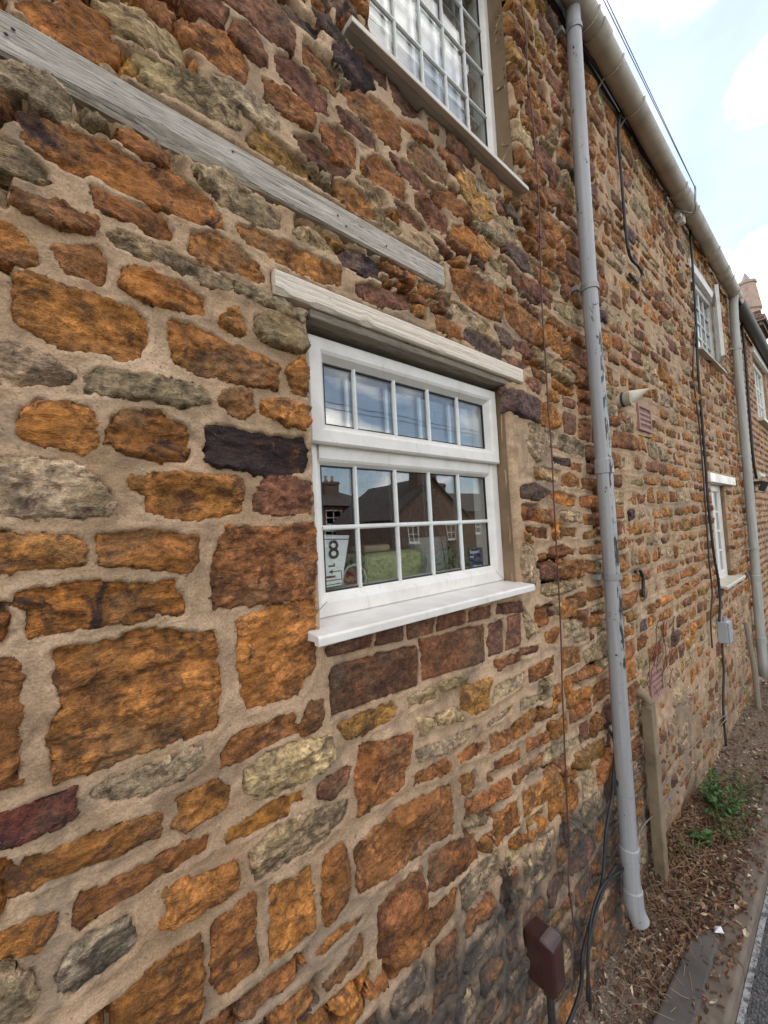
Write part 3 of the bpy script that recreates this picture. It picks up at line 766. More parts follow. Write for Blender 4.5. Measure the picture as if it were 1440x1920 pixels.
# mortar sheet with the stones' beds sunk into it
def span(*segs):
    out = []
    for a, b, s in segs: out.append(np.linspace(a, b, max(2, int(round((b-a)/s))+1))[:-1])
    out.append(np.array([segs[-1][1]])); return np.concatenate(out)
def mortar_sheet(gu, gz, polys, bbs, opens, seed, y0=0.0):
    gu = np.unique(np.round(np.concatenate([gu]+[np.array([o[0], o[1]]) for o in opens]), 5)) if opens else gu
    gz = np.unique(np.round(np.concatenate([gz]+[np.array([o[2], o[3]]) for o in opens]), 5)) if opens else gz
    U, Z = np.meshgrid(gu, gz); S = np.full(U.shape, -0.06)
    for P, b in zip(polys, bbs):
        i0, i1 = np.searchsorted(gu, b[0]-0.03), np.searchsorted(gu, b[1]+0.03)
        j0, j1 = np.searchsorted(gz, b[2]-0.03), np.searchsorted(gz, b[3]+0.03)
        if i1 <= i0 or j1 <= j0: continue
        sl = (slice(j0, j1), slice(i0, i1)); S[sl] = np.maximum(S[sl], poly_sd(U[sl], Z[sl], P))
    Sn = S + 0.0030 + 0.0075*(fbm(U*60, Z*60, seed+9, 3, .6)-0.5)*2 + np.where(Z > 2.2, 0.003, 0.0)
    H = 0.0115*(fbm(U*6, Z*8, seed, 3)-0.5) + 0.0055*(fbm(U*28, Z*34, seed+4, 3)-0.5)
    H = H - 0.005*np.clip(-Sn/0.02, 0, 1)                                   # joints dish slightly
    H = H - np.where(U > 2.05, 0.004, 0.034)*np.clip((Sn-0.001)/0.010, 0, 1)
    H = H + np.where(U > 2.05, 0.003, 0.0)
    for (a, b, c, d) in opens:                                             # rounded arrises at the openings
        inz = (Z > c-0.02) & (Z < d+0.02)
        for e, sg in ((a, -1), (b, 1)):
            q = (U-e)*sg; r = 0.028 if e == b else 0.010; mask = inz & (q >= -1e-6) & (q < r)
            H = np.where(mask, H-r*(1-np.sqrt(np.clip(1-(1-q/r)**2, 0, 1))), H)
    c = np.ones((len(gz)-1, len(gu)-1), bool)
    cu = (gu[:-1]+gu[1:])/2; cz = (gz[:-1]+gz[1:])/2
    for (a, b, cc, d) in opens: c &= ~((cu[None, :] > a) & (cu[None, :] < b) & (cz[:, None] > cc) & (cz[:, None] < d))
    deep = (Sn[:-1, :-1] > 0.02) & (Sn[1:, :-1] > 0.02) & (Sn[:-1, 1:] > 0.02) & (Sn[1:, 1:] > 0.02)
    c &= ~(deep & (cu[None, :] < 2.05))
    jj, ii = np.nonzero(c); use = np.zeros(U.shape, bool)
    for dj in (0, 1):
        for di in (0, 1): use[jj+dj, ii+di] = True
    idx = np.full(U.shape, -1); idx[use] = np.arange(use.sum())
    V = np.stack([U[use], y0-H[use], Z[use]], 1)
    return V, np.stack([idx[jj, ii], idx[jj, ii+1], idx[jj+1, ii+1], idx[jj+1, ii]], 1)
gu = span((WU0, -0.12, 0.03), (-0.12, 1.35, 0.005), (1.35, 2.1, 0.008), (2.1, WU1, 0.02))
gz = span((0.0, 0.75, 0.012), (0.75, 2.7, 0.0055), (2.7, WZ1, 0.010))
V, Q = mortar_sheet(gu, gz, allP+OBST[4:6], allBB+OBST_BB[4:6], OPEN, 3)
WALL = link('wall', mesh_np('wall', V, Q), M_MORTAR, COTTAGE)
WALL['label'] = 'rubble wall of orange and brown ironstone in wide sandy mortar'

items.sort(key=lambda t: -t[0])
single, rest = items[:300], items[300:]
for sc, V, Q, col, P in single:
    c = V.mean(0); c[1] = 0.0
    o = link('stone', mesh_np('stone', V-c, Q, col), M_STONE, WALL); o.location = tuple(c)
def join(parts):
    vs, qs, cs, b = [], [], [], 0
    for V, Q, col in parts: vs.append(V); qs.append(Q+b); cs.append(col); b += len(V)
    return np.concatenate(vs), np.concatenate(qs), np.concatenate(cs)
V, Q, col = join([(t[1], t[2], t[3]) for t in rest])
o = link('small_stones', mesh_np('small_stones', V, Q, col), M_STONE, WALL); o['kind'] = 'stuff'

# reveals, sides of the openings
def reveal(o, depth, mat, name='window_reveal', skip=()):
    a, b, c, d = o; m = MB(); n = 14
    def strip(p, q, nn):
        vs = []; fs = []
        for i in range(nn+1):
            t = i/nn
            for j, y in enumerate((0.022, 0.05, depth*0.6, depth)):
                w = 0.0 if j == 0 else 0.004*math.sin(i*1.7+j*2.1)
                vs.append((p[0]+(q[0]-p[0])*t + (w if p[0] == q[0] else 0), y if j else -0.002+0.022, p[1]+(q[1]-p[1])*t))
        for i in range(nn):
            for j in range(3): fs.append((i*4+j, i*4+j+1, (i+1)*4+j+1, (i+1)*4+j))
        m.add(vs, fs)
    if 'l' not in skip: strip((a, c), (a, d), n)
    if 'r' not in skip: strip((b, d), (b, c), n)
    if 't' not in skip: strip((a, d), (b, d), n)
    if 'b' not in skip: strip((b, c), (a, c), n)
    return m.build(name, mat, WALL, smooth=True)
for o_ in OPEN: reveal(o_, 0.34, M_RENDER)
M_PLASTER = simple('interior_plaster', (0.32, 0.29, 0.25), 0.9)
m = MB(); m.box(WU0, WU1, 0.36, 3.4, 0.05, 2.52); m.box(WU0, WU1, 0.36, 3.4, 2.56, 3.98)
m.build('interior_room', M_PLASTER, COTTAGE).data.flip_normals()
# open the room's window side: a room is only its five other faces
for ob in [x for x in COTTAGE.children if x.name.startswith('interior_room')]:
    import bmesh as _bm
    b_ = _bm.new(); b_.from_mesh(ob.data)
    _bm.ops.delete(b_, geom=[f for f in b_.faces if abs(f.calc_center_median().y-0.36) < 1e-4], context='FACES')
    b_.to_mesh(ob.data); b_.free()

# ------------------------------------------------------------------ beams and lintels
def plank(name, u0, u1, z0, z1, yf, yb, mat, parent, seed, chip_low=0.0, label=None, nu=120, face=6):
    """old timber: a worn face with a ragged lower arris"""
    us = np.linspace(u0, u1, nu); vs = []; fs = []
    for i, u in enumerate(us):
        e = float(fbm(np.array([u*9.0]), np.array([seed*1.3]), seed, 4)[0]); e2 = float(fbm(np.array([u*7.0]), np.array([seed*2.7]), seed+5, 4)[0])
        ch = max(0.0, e-0.55)*chip_low*3; zt = z1-0.004*e2; zb = z0+0.003*(e2-0.5)
        row = [(yb, zt), (yf+0.003, zt), (yf, zt-0.004)]
        for k in range(1, face):
            t = k/face; yy = yf+0.0035*(float(fbm(np.array([u*2.5]), np.array([t*9+seed]), seed+8, 3)[0])-0.5)
            row.append((yy, zt-0.004+(zb+ch+0.004-zt+0.004)*t))
        row += [(yf+0.001, zb+ch+0.003), (yf+0.006+ch*0.5, zb), (yb, zb)]
        vs += [(u, y, z) for y, z in row]
    n = len(row)
    for i in range(nu-1):
        for k in range(n): fs.append((i*n+k, i*n+(k+1) % n, (i+1)*n+(k+1) % n, (i+1)*n+k))
    fs += [tuple(range(n)), tuple((nu-1)*n+k for k in range(n-1, -1, -1))]
    me = bpy.data.meshes.new(name); me.from_pydata(vs, [], fs); me.update()
    o = link(name, me, mat, parent)
    if label: o['label'] = label
    return o
BEAM = plank('timber_beam', -1.45, 0.838, 2.345, 2.411, -0.003, 0.05, M_OAK, COTTAGE, 3, 0.030, 'weathered silver-grey oak beam set in the stone wall')
m = MB(); rr_ = random.Random(4)
for (u, z) in ((-0.055, 2.385), (-0.062, 2.372), (0.245, 2.389), (0.478, 2.379), (0.50, 2.364), (0.62, 2.37)):
    m.add([(u+0.0028*math.cos(k*1.05), -0.0052, z+0.0028*math.sin(k*1.05)) for k in range(6)]+[(u, -0.007, z)], [(k, (k+1) % 6, 6) for k in range(6)])
m.build('nail_heads', M_GASKET, BEAM)['kind'] = 'stuff'
LINT = plank('window_lintel', 0.318, 1.214, 2.142, 2.192, -0.010, 0.12, M_LINTEL, COTTAGE, 11, 0.030, 'peeling cream painted timber lintel over the lower window')
m = MB(); m.box(0.40, 1.13, 0.004, 0.33, 2.1225, 2.1415); m.build('soffit_board', M_SOFFIT, LINT, bevel=0.003)

# ------------------------------------------------------------------ windows
def glazing(win, u0, u1, z0, z1, y, nv, nh, bw=0.016, dbl=True, us=None, zs=None, inner=False):
    for k, yy in enumerate((y, y+0.020) if dbl else (y,)):
        m = MB(); m.box(u0-0.004, u1+0.004, yy, yy+0.004, z0-0.004, z1+0.004); m.build('glass_pane', M_GLASS if dbl else M_GLASS1, win)
    vs = [u0+(u1-u0)*i/nv for i in range(1, nv)] if us is None else us
    hs = [z0+(z1-z0)*i/nh for i in range(1, nh)] if zs is None else zs
    h = bw/2
    for u in vs:
        m = MB(); m.extrude_u([(0, 0)]*0 or [(y-0.0095, -h*0.45), (y-0.0095, h*0.45), (y-0.005, h), (y-0.0005, h), (y-0.0005, -h), (y-0.005, -h)], 0, 1)
        m.v = [(u+b_, a_, z0-0.002+(z1-z0+0.004)*c_) for (c_, a_, b_) in [(p[0], p[1], p[2]) for p in m.v]]
        m.build('glazing_bar', M_BAR, win)
        if inner: boxpart('bar_reflection', M_BAR, win, u-h*0.7, u+h*0.7, y+0.0265, y+0.034, z0, z1, bevel=0)  # added bars behind the panes imitate the outer bars' reflection in the glass
    for z in hs:
        m = MB(); m.extrude_u([(y-0.0100, z-h*0.45), (y-0.0100, z+h*0.45), (y-0.0053, z+h), (y-0.0005, z+h), (y-0.0005, z-h), (y-0.0053, z-h)], u0-0.002, u1+0.002)
        m.build('glazing_bar', M_BAR, win)
        if inner: boxpart('bar_reflection', M_BAR, win, u0, u1, y+0.0266, y+0.0341, z-h*0.7, z+h*0.7, bevel=0)  # same added reflection for the horizontal bars
def gasket(win, u0, u1, z0, z1, y):
    m = MB(); m.ring(u0-0.0015, u1+0.0015, z0-0.0015, z1+0.0015, [(0, y+0.003), (0, y-0.003), (0.004, y-0.003), (0.004, y+0.003)]); m.build('gasket', M_GASKET, win)
def sill(win, u0, u1, yf, yb, zf, drop, rise, mat, name='window_sill'):
    m = MB(); m.extrude_u([(yf, zf-drop), (yf, zf-0.004), (yf+0.004, zf), (yb, zf+rise), (yb, zf+rise-0.028), (yf+0.018, zf-drop+0.006), (yf+0.018, zf-drop)], u0, u1)
    return m.build(name, mat, win, bevel=0.002)

# lower window: fixed light below, top-hung sash above
W1 = empty('window', (0, 0, 0), parent=COTTAGE); W1['label'] = 'white framed window with small panes and a top-hung sash'
yF = 0.060
m = MB(); m.ring(0.396, 1.129, 1.472, 2.116, [(0, 0.125), (0, yF+0.003), (0.003, yF), (0.032, yF), (0.040, yF+0.004), (0.054, yF+0.016), (0.054, 0.125)])
fr = m.build('frame', M_PVC, W1); boxpart('bottom_rail', M_PVC, W1, 0.397, 1.128, yF+0.002, 0.12, 1.4625, 1.4715, bevel=0)
m = MB(); m.extrude_u([(yF+0.004, 1.826), (yF, 1.832), (yF, 1.872), (0.12, 1.872), (0.12, 1.826), (yF+0.016, 1.818)], 0.44, 1.08); m.build('transom', M_PVC, W1)
boxpart('head_packer', M_PVC2, W1, 0.40, 1.128, 0.078, 0.12, 2.1165, 2.1405)
m = MB(); m.ring(0.410, 1.118, 1.862, 2.108, [(0, yF-0.0005), (0, yF-0.016), (0.004, yF-0.020), (0.030, yF-0.020), (0.037, yF-0.016), (0.050, yF+0.002), (0.050, yF+0.04)])
m.build('top_hung_sash', M_PVC, W1)
for (ua, za, ub, zb) in ((0.397, 1.472, 0.461, 1.536), (1.128, 1.472, 1.064, 1.536)):      # mitre joints of the corners
    m = MB(); dx = 0.0007 if ub > ua else -0.0007
    m.add([(ua+dx*4, yF-0.0006, za+0.003), (ua+dx*4+dx, yF-0.0006, za+0.0022), (ub-dx*26+dx, yF-0.0006, zb-0.0288), (ub-dx*26, yF-0.0006, zb-0.028)], [(0, 1, 2, 3)]); m.build('mitre_joint', M_GASKET, W1)
BARS = [0.547, 0.677, 0.806, 0.936]
gasket(W1, 0.450, 1.075, 1.526, 1.819, yF+0.018); glazing(W1, 0.450, 1.075, 1.526, 1.819, yF+0.020, 5, 2, bw=0.0115, us=BARS, dbl=False)
gasket(W1, 0.460, 1.068, 1.912, 2.058, yF+0.004); glazing(W1, 0.460, 1.068, 1.912, 2.058, yF+0.006, 5, 1, bw=0.0115, us=BARS, inner=True)
sill(W1, 0.362, 1.142, -0.042, 0.062, 1.4645, 0.020, 0.006, M_PVC)
m = MB(); m.box(0.40, 1.13, 0.30, 0.52, 1.440, 1.462); m.build('inner_ledge', M_PVC2, W1, bevel=0.004)

# upper window
W2 = empty('window', (0, 0, 0), parent=COTTAGE); W2['label'] = 'white small-paned upstairs window above the grey beam'
y2 = 0.080
m = MB(); m.ring(0.637, 1.298, 2.872, 3.79, [(0, 0.15), (0, y2), (0.022, y2), (0.028, y2+0.004), (0.038, y2+0.016), (0.038, 0.15)]); m.build('frame', M_PVC, W2)
gasket(W2, 0.675, 1.26, 2.91, 3.752, y2+0.018); glazing(W2, 0.675, 1.26, 2.91, 3.752, y2+0.020, 5, 6, bw=0.0105, us=[.791, .909, 1.027, 1.145], zs=[3.05, 3.228, 3.406, 3.584], inner=True)
sill(W2, 0.525, 1.302, -0.034, 0.085, 2.878, 0.018, 0.010, M_PVC2)

# far windows
W3 = empty('window', (0, 0, 0), parent=COTTAGE); W3['label'] = 'distant upstairs window with its casement swung open'
m = MB(); m.ring(3.855, 4.595, 2.955, 3.595, [(0, 0.13), (0, 0.018), (0.045, 0.018), (0.055, 0.034), (0.055, 0.13)]); m.build('frame', M_PVC, W3)
glazing(W3, 3.91, 4.54, 3.01, 3.54, 0.038, 4, 4, 0.022, dbl=False)
boxpart('window_lintel', M_PVC, W3, 3.80, 4.72, -0.016, 0.06, 3.600, 3.675)
sill(W3, 3.80, 4.70, -0.042, 0.05, 2.950, 0.016, 0.008, M_PVC2)
cs = empty('open_casement', (4.58, 0.03, 0), parent=W3)
m = MB(); m.v = []; m.ring(0.0, 0.36, 2.97, 3.58, [(0, 0.012), (0, -0.012), (0.035, -0.012), (0.04, -0.003), (0.04, 0.012), (0.0, 0.012)])
cf = m.build('casement_frame', M_PVC, W3); cf.location = (4.585, -0.005, 0); cf.rotation_euler = (0, 0, math.radians(194))
m = MB(); m.box(0.038, 0.322, -0.002, 0.002, 3.008, 3.542); cg = m.build('glass_pane', M_GLASS, W3); cg.location = (4.585, -0.005, 0); cg.rotation_euler = (0, 0, math.radians(194))
bpy.data.objects.remove(cs)
W4 = empty('window', (0, 0, 0), parent=COTTAGE); W4['label'] = 'distant narrow ground floor window under a white lintel'
m = MB(); m.ring(3.835, 4.445, 1.11, 1.895, [(0, 0.15), (0, 0.045), (0.05, 0.045), (0.06, 0.06), (0.06, 0.15)]); m.build('frame', M_PVC, W4)
boxpart('mullion', M_PVC, W4, 4.115, 4.165, 0.043, 0.12, 1.172, 1.833)
glazing(W4, 3.897, 4.115, 1.172, 1.833, 0.067, 2, 4, 0.02, dbl=False); glazing(W4, 4.165, 4.383, 1.172, 1.833, 0.067, 2, 4, 0.02, dbl=False)
boxpart('window_lintel', M_PVC, W4, 3.73, 4.68, -0.030, 0.10, 1.898, 1.968)
sill(W4, 3.80, 4.56, -0.055, 0.10, 1.105, 0.022, 0.012, M_PVC2)

# ------------------------------------------------------------------ eaves, gutters and downpipes
def half_gutter(name, pts, r, mat, parent, n=18):
    """open half-round channel swept along pts (centre of its rim)"""
    vs = []; fs = []; N = n+1
    for p in pts:
        for k in range(N):
            an = math.pi*k/n; vs.append((p[0], p[1]-r*math.cos(an), p[2]-r*math.sin(an)))
        for k in range(N):
            an = math.pi-math.pi*k/n; q = r-0.004; vs.append((p[0], p[1]-q*math.cos(an), p[2]-q*math.sin(an)))
    S = 2*N
    for i in range(len(pts)-1):
        for k in range(S): fs.append((i*S+k, (i+1)*S+k, (i+1)*S+(k+1) % S, i*S+(k+1) % S))
    fs += [tuple(range(S-1, -1, -1)), tuple((len(pts)-1)*S+k for k in range(S))]
    me = bpy.data.meshes.new(name); me.from_pydata(vs, [], fs); me.update(); o = link(name, me, mat, parent, smooth=True); sm_ = o.modifiers.new('edges', 'EDGE_SPLIT'); sm_.split_angle = math.radians(40); return o
def gz_(u): return 3.985 - 0.030*(u-1.8) + 0.010*math.sin(u*1.7)
gp = [(u, -0.075, gz_(u)) for u in np.linspace(-1.5, 5.36, 40)]
GUT = half_gutter('gutter', gp, 0.051, M_GUT, COTTAGE); GUT['label'] = 'cream half-round plastic gutter along the cottage eaves'
for u in (1.98, 3.42, 4.72):
    half_gutter('gutter_joint', [(u-0.045, -0.075, gz_(u)), (u+0.045, -0.075, gz_(u))], 0.0555, M_GUT, GUT)
for u in (0.3, 1.2, 1.88, 2.16, 2.46, 3.30, 3.62, 4.3, 4.9, 5.2):
    z = gz_(u); m = MB()
    m.tube([(u, 0.0, z-0.10), (u, -0.004, z-0.065)] + [(u, -0.075+0.0545*math.cos(t), z-0.0545*math.sin(t)) for t in np.linspace(0.75, math.pi, 9)], 0.0045, 6)
    m.build('gutter_bracket', M_GUT, GUT)
boxpart('fascia_board', M_GUTD, COTTAGE, -1.5, 5.38, -0.012, 0.03, 3.955, 4.09, bevel=0)
RF = MB(); RF.add([(-1.6, -0.07, 4.055), (5.40, -0.07, 4.055), (5.40, 3.1, 6.25), (-1.6, 3.1, 6.25), (-1.6, -0.07, 4.085), (5.40, -0.07, 4.085), (5.40, 3.1, 6.28), (-1.6, 3.1, 6.28)],
       [(0, 3, 2, 1), (4, 5, 6, 7), (0, 1, 5, 4), (1, 2, 6, 5), (2, 3, 7, 6), (3, 0, 4, 7)])
M_SLATE = simple('slate', (0.075, 0.07, 0.075), 0.6, 0.3, 14, 0.5, 0.01)
roof = RF.build('roof', M_SLATE, COTTAGE)
back = MB(); back.add([(-1.6, 3.1, 0), (5.40, 3.1, 0), (5.40, 3.1, 6.25), (-1.6, 3.1, 6.25)], [(0, 1, 2, 3)]); back.add([(5.401, 0.03, 0), (5.401, 3.1, 0), (5.401, 3.1, 6.2), (5.401, 0.03, 4.05)], [(0, 1, 2, 3)])
back.add([(-1.5, 0.03, 0), (-1.5, 3.1, 0), (-1.5, 3.1, 6.2), (-1.5, 0.03, 4.05)], [(3, 2, 1, 0)]); back.build('rear_wall', M_MORTAR, COTTAGE)

def downpipe(pts, r, mat, brackets, joints, shoe, label):
    e = empty('downpipe', (0, 0, 0), parent=COTTAGE); e['label'] = label
    m = MB(); m.tube(smooth_path(pts, 4), r, 20); m.build('pipe', mat, e, smooth=True)
    def at(z):
        for a, b in zip(pts, pts[1:]):
            if min(a[2], b[2]) <= z <= max(a[2], b[2]):
                t = (z-a[2])/(b[2]-a[2]); return Vector(a)+(Vector(b)-Vector(a))*t
        return Vector(pts[-1])
    for z in joints:
        p = at(z); m = MB(); m.tube([p+Vector((0, 0, 0.032)), p+Vector((0, 0, 0.028)), p+Vector((0, 0, -0.028)), p-Vector((0, 0, 0.03))], [r+0.0006, r+0.0045, r+0.0045, r+0.0006], 20)
        m.build('pipe_collar', mat, e)
    for z in brackets:
        p = at(z); m = MB(); m.tube([p+Vector((0, 0, 0.012)), p-Vector((0, 0, 0.012))], r+0.0042, 20)
        m.box(p.x-r-0.028, p.x-r+0.004, -0.030, -0.020, p.z-0.010, p.z+0.010); m.box(p.x-r-0.026, p.x-r-0.012, -0.022, 0.012, p.z-0.009, p.z+0.009)
        m.build('pipe_bracket', M_STEEL if mat is M_PIPE else mat, e)
    if shoe:
        p = Vector(pts[-1]); m = MB()
        q = [p+Vector((0, 0, 0.05)), p+Vector((0, 0, 0.02)), p+Vector((0, -0.002, 0)), p+Vector((0.002, -0.004, -0.018)), p+Vector((0.003, -0.009, -0.036)), p+Vector((0.006, -0.016, -0.054))]
        m.tube(q, [r+0.003, r+0.004, r+0.003, r+0.003, r+0.003, r+0.003], 20, cap=False); m.build('pipe_shoe', mat, e, smooth=True)
    return e
PIPE = [(1.775, -0.055, 4.02), (1.736, -0.055, 3.293), (1.711, -0.055, 2.637), (1.712, -0.055, 2.269), (1.714, -0.055, 1.887), (1.704, -0.055, 1.404), (1.682, -0.055, 0.965), (1.67, -0.055, 0.6), (1.662, -0.055, 0.284), (1.664, -0.056, 0.172)]
downpipe(PIPE, 0.0305, M_PIPE, (3.84, 2.635, 1.425), (1.875, 0.36, 0.205), True, 'tall grey painted downpipe with flaking paint beside the lower window')
downpipe([(5.26, -0.075, 3.86), (5.25, -0.055, 3.62), (5.16, -0.055, 2.382), (5.11, -0.055, 1.445), (5.03, -0.055, 0.844), (4.97, -0.055, 0.12)], 0.036, M_PIPE2, (3.30, 2.2, 1.30), (1.02, 0.45), False, 'pale plastic downpipe at the far end of the cottage')

# ------------------------------------------------------------------ ground
def sheet(name, us, ys, zf, mat, parent=None):
    U, Y = np.meshgrid(us, ys); Z = zf(U, Y); nu, ny = len(us), len(ys)
    V = np.stack([U.ravel(), Y.ravel(), Z.ravel()], 1); I = np.arange(nu*ny).reshape(ny, nu)
    Q = np.stack([I[:-1, :-1], I[:-1, 1:], I[1:, 1:], I[1:, :-1]], -1).reshape(-1, 4)
    return link(name, mesh_np(name, V, Q), mat, parent)
def soil_mat():
    m, nt, bs = nodes('dry_soil'); T = NT(nt); v = T.pos()
    a_ = T.noise(v, 14, 6, 0.6); b_ = T.noise(v, 90, 5, 0.65); g = T.noise(v, 170, 2)
    c = T.mix(a_, (0.11, 0.078, 0.054), (0.29, 0.215, 0.15)); c = T.mix(1.0, c, T.ramp(b_, [(0.3, 0.5), (0.7, 1.4)]), 'MULTIPLY')
    c = T.mix(T.ramp(g, [(0.64, 0.0), (0.70, 0.8)]), c, (0.30, 0.24, 0.18))
    nt.links.new(c, bs.inputs['Base Color']); bs.inputs['Roughness'].default_value = 0.95
    nt.links.new(T.bump(T.math('ADD', b_, g), 1.0, 0.012), bs.inputs['Normal']); return m
def road_mat():
    m, nt, bs = nodes('asphalt'); T = NT(nt); v = T.pos()
    vo = T.new('ShaderNodeTexVoronoi'); vo.inputs['Scale'].default_value = 105; T.L.new(v, vo.inputs['Vector'])
    c = T.mix(T.noise(v, 3, 5), (0.040, 0.039, 0.042), (0.075, 0.072, 0.072)); c = T.mix(1.0, c, T.ramp(vo.outputs['Color'], [(0.1, 0.35), (0.9, 2.1)]), 'MULTIPLY')
    nt.links.new(c, bs.inputs['Base Color']); bs.inputs['Roughness'].default_value = 0.75
    nt.links.new(T.bump(vo.outputs['Distance'], 1.0, 0.006), bs.inputs['Normal']); bs.inputs['Normal']; return m
M_SOIL = soil_mat(); M_ROAD = road_mat()
M_KERB = simple('dusty_concrete_kerb', (0.165, 0.130, 0.098), 0.85, 0.22, 16, 0.5, 0.003, dirt=(0.070, 0.052, 0.038), dirt_amt=0.85, dscale=9)
M_SLAB = simple('damp_concrete_slab', (0.095, 0.082, 0.070), 0.7, 0.25, 12, 0.5, 0.003, dirt=(0.04, 0.036, 0.034), dirt_amt=0.7, dscale=5)
M_GRASSG = simple('mown_verge', (0.055, 0.075, 0.025), 0.95, 0.3, 8)
def soil_z(U, Y):
    w = np.clip((Y+0.235)/0.235, 0, 1)
    mound = 0.055*np.exp(-((U-2.25)/0.55)**2)*w + 0.022*np.exp(-((U-3.6)/0.8)**2)*w
    return -0.012 + 0.03*w*w + mound + 0.016*(fbm(U*9, Y*12, 5, 4)-0.5) + 0.006*(fbm(U*50, Y*50, 6, 3)-0.5)
tag(sheet('soil_strip', span((-1.5, 1.0, 0.05), (1.0, 3.4, 0.010), (3.4, 12, 0.05)), np.linspace(-0.252, 0.03, 36), soil_z, M_SOIL), kind='structure')
tag(sheet('ground', np.array([-400., -30, -3, 0, 12, 60, 400]), np.array([-400., -60, -12, -5.9, 0.0, 6, 60, 400]), lambda U, Y: np.full(U.shape, -0.115), M_GRASSG), kind='structure')
tag(sheet('road', span((-30, 0.8, 2.0), (0.8, 5.0, 0.3), (5, 80, 3)), np.array([-5.6, -3.0, -1.0, -0.5, -0.34, -0.322]), lambda U, Y: -0.062-0.02*(Y < -1), M_ROAD), kind='structure')
def line_mat():
    m, nt, bs = nodes('worn_road_paint'); T = NT(nt); v = T.pos(); n = T.noise(v, 60, 5, .7)
    nt.links.new(T.mix(T.ramp(n, [(.42, 0.0), (.56, 1.0)]), (0.07, 0.068, 0.066), (0.36, 0.355, 0.345)), bs.inputs['Base Color']); bs.inputs['Roughness'].default_value = .8; return m
tag(sheet('edge_line', span((-5, 14, .5)), np.array([-.343, -.3255]), lambda U, Y: np.full(U.shape, -0.057), line_mat()), kind='structure')
KERB = empty('kerb', (0, 0, 0)); tag(KERB, kind='structure')
u = -1.7; k = 0
while u < 14:
    m = MB(); L_ = 0.90
    m.extrude_u([(-0.232, -0.15), (-0.232, -0.006), (-0.240, -0.001), (-0.312, -0.002), (-0.322, -0.012), (-0.325, -0.15)], u+0.003, u+L_-0.003)
    o = m.build('kerb_stone', M_KERB, KERB, bevel=0.004); o.location.z = 0.002*math.sin(k*2.3); u += L_; k += 1
m = MB(); m.add([(1.10, -0.262, -0.05), (1.93, -0.255, -0.05), (1.97, -0.215, -0.05), (1.90, -0.175, -0.05), (1.10, -0.15, -0.05), (1.10, -0.262, 0.009), (1.93, -0.255, 0.008), (1.97, -0.215, 0.008), (1.90, -0.175, 0.012), (1.10, -0.15, 0.016)],
      [(4, 3, 2, 1, 0), (5, 6, 7, 8, 9), (0, 1, 6, 5), (1, 2, 7, 6), (2, 3, 8, 7), (3, 4, 9, 8), (4, 0, 5, 9)])
tag(m.build('concrete_slab', M_SLAB, bevel=0.012, seg=3), kind='structure')
tag(sheet('far_pavement', np.linspace(-20, 80, 40), np.array([-7.2, -6.5, -5.62]), lambda U, Y: np.full(U.shape, -0.03), M_KERB), kind='structure')

_gu = np.arange(0.9, 5.6, 0.01); _gy = np.arange(-0.27, 0.03, 0.01); _SG = soil_z(*np.meshgrid(_gu, _gy))
def sz(u_, y_):
    return float(_SG[min(max(int(round((y_+0.27)/0.01)), 0), len(_gy)-1), min(max(int(round((u_-0.9)/0.01)), 0), len(_gu)-1)])
# loose litter on the soil strip
def scatter(n, seed, umin=1.15, umax=4.8):
    rr = np.random.default_rng(seed)
    U = umin + (umax-umin)*rr.random(n)**1.5; Y = -0.245*rr.random(n)
    return U, Y, soil_z(U, Y), rr
def pebbles():
    U, Y, Z, rr = scatter(5200, 21); vs = []; qs = []; cs = []; b = 0
    base = np.array([(1,0,0),(0,1,0),(-1,0,0),(0,-1,0),(0,0,0.75),(0,0,-0.6)], float)
    tr = [(0,1,4),(1,2,4),(2,3,4),(3,0,4),(1,0,5),(2,1,5),(3,2,5),(0,3,5)]
    me = bpy.data.meshes.new('gravel'); V = []; F = []
    for u_, y_, z_ in zip(U, Y, Z):
        r = rr.lognormal(-6.0, 0.5); a_ = rr.random()*6.28; sc = np.array([r*rr.uniform(.8,1.5), r, r*rr.uniform(.5,.9)])
        p = base*sc*(1+rr.normal(0,.18,(6,1))); c_, s_ = math.cos(a_), math.sin(a_)
        p = np.stack([p[:,0]*c_-p[:,1]*s_, p[:,0]*s_+p[:,1]*c_, p[:,2]], 1)+np.array([u_, y_, z_+r*0.3])
        V += p.tolist(); F += [tuple(i+b for i in t) for t in tr]; b += 6
        g = rr.random(); col = np.array([0.16,0.12,0.085])*rr.uniform(.5,1.7) if g < .8 else np.array([0.42,0.38,0.32])*rr.uniform(.8,1.2)
        cs += [(*col, 1)]*6
    me.from_pydata(V, [], F); me.update(); at = me.attributes.new('tint', 'FLOAT_COLOR', 'POINT'); at.data.foreach_set('color', np.array(cs, np.float32).ravel())
    tag(link('gravel', me, attr_mat('gravel_mat')), 'loose grit and pebbles on the bare soil', 'gravel', kind='stuff')
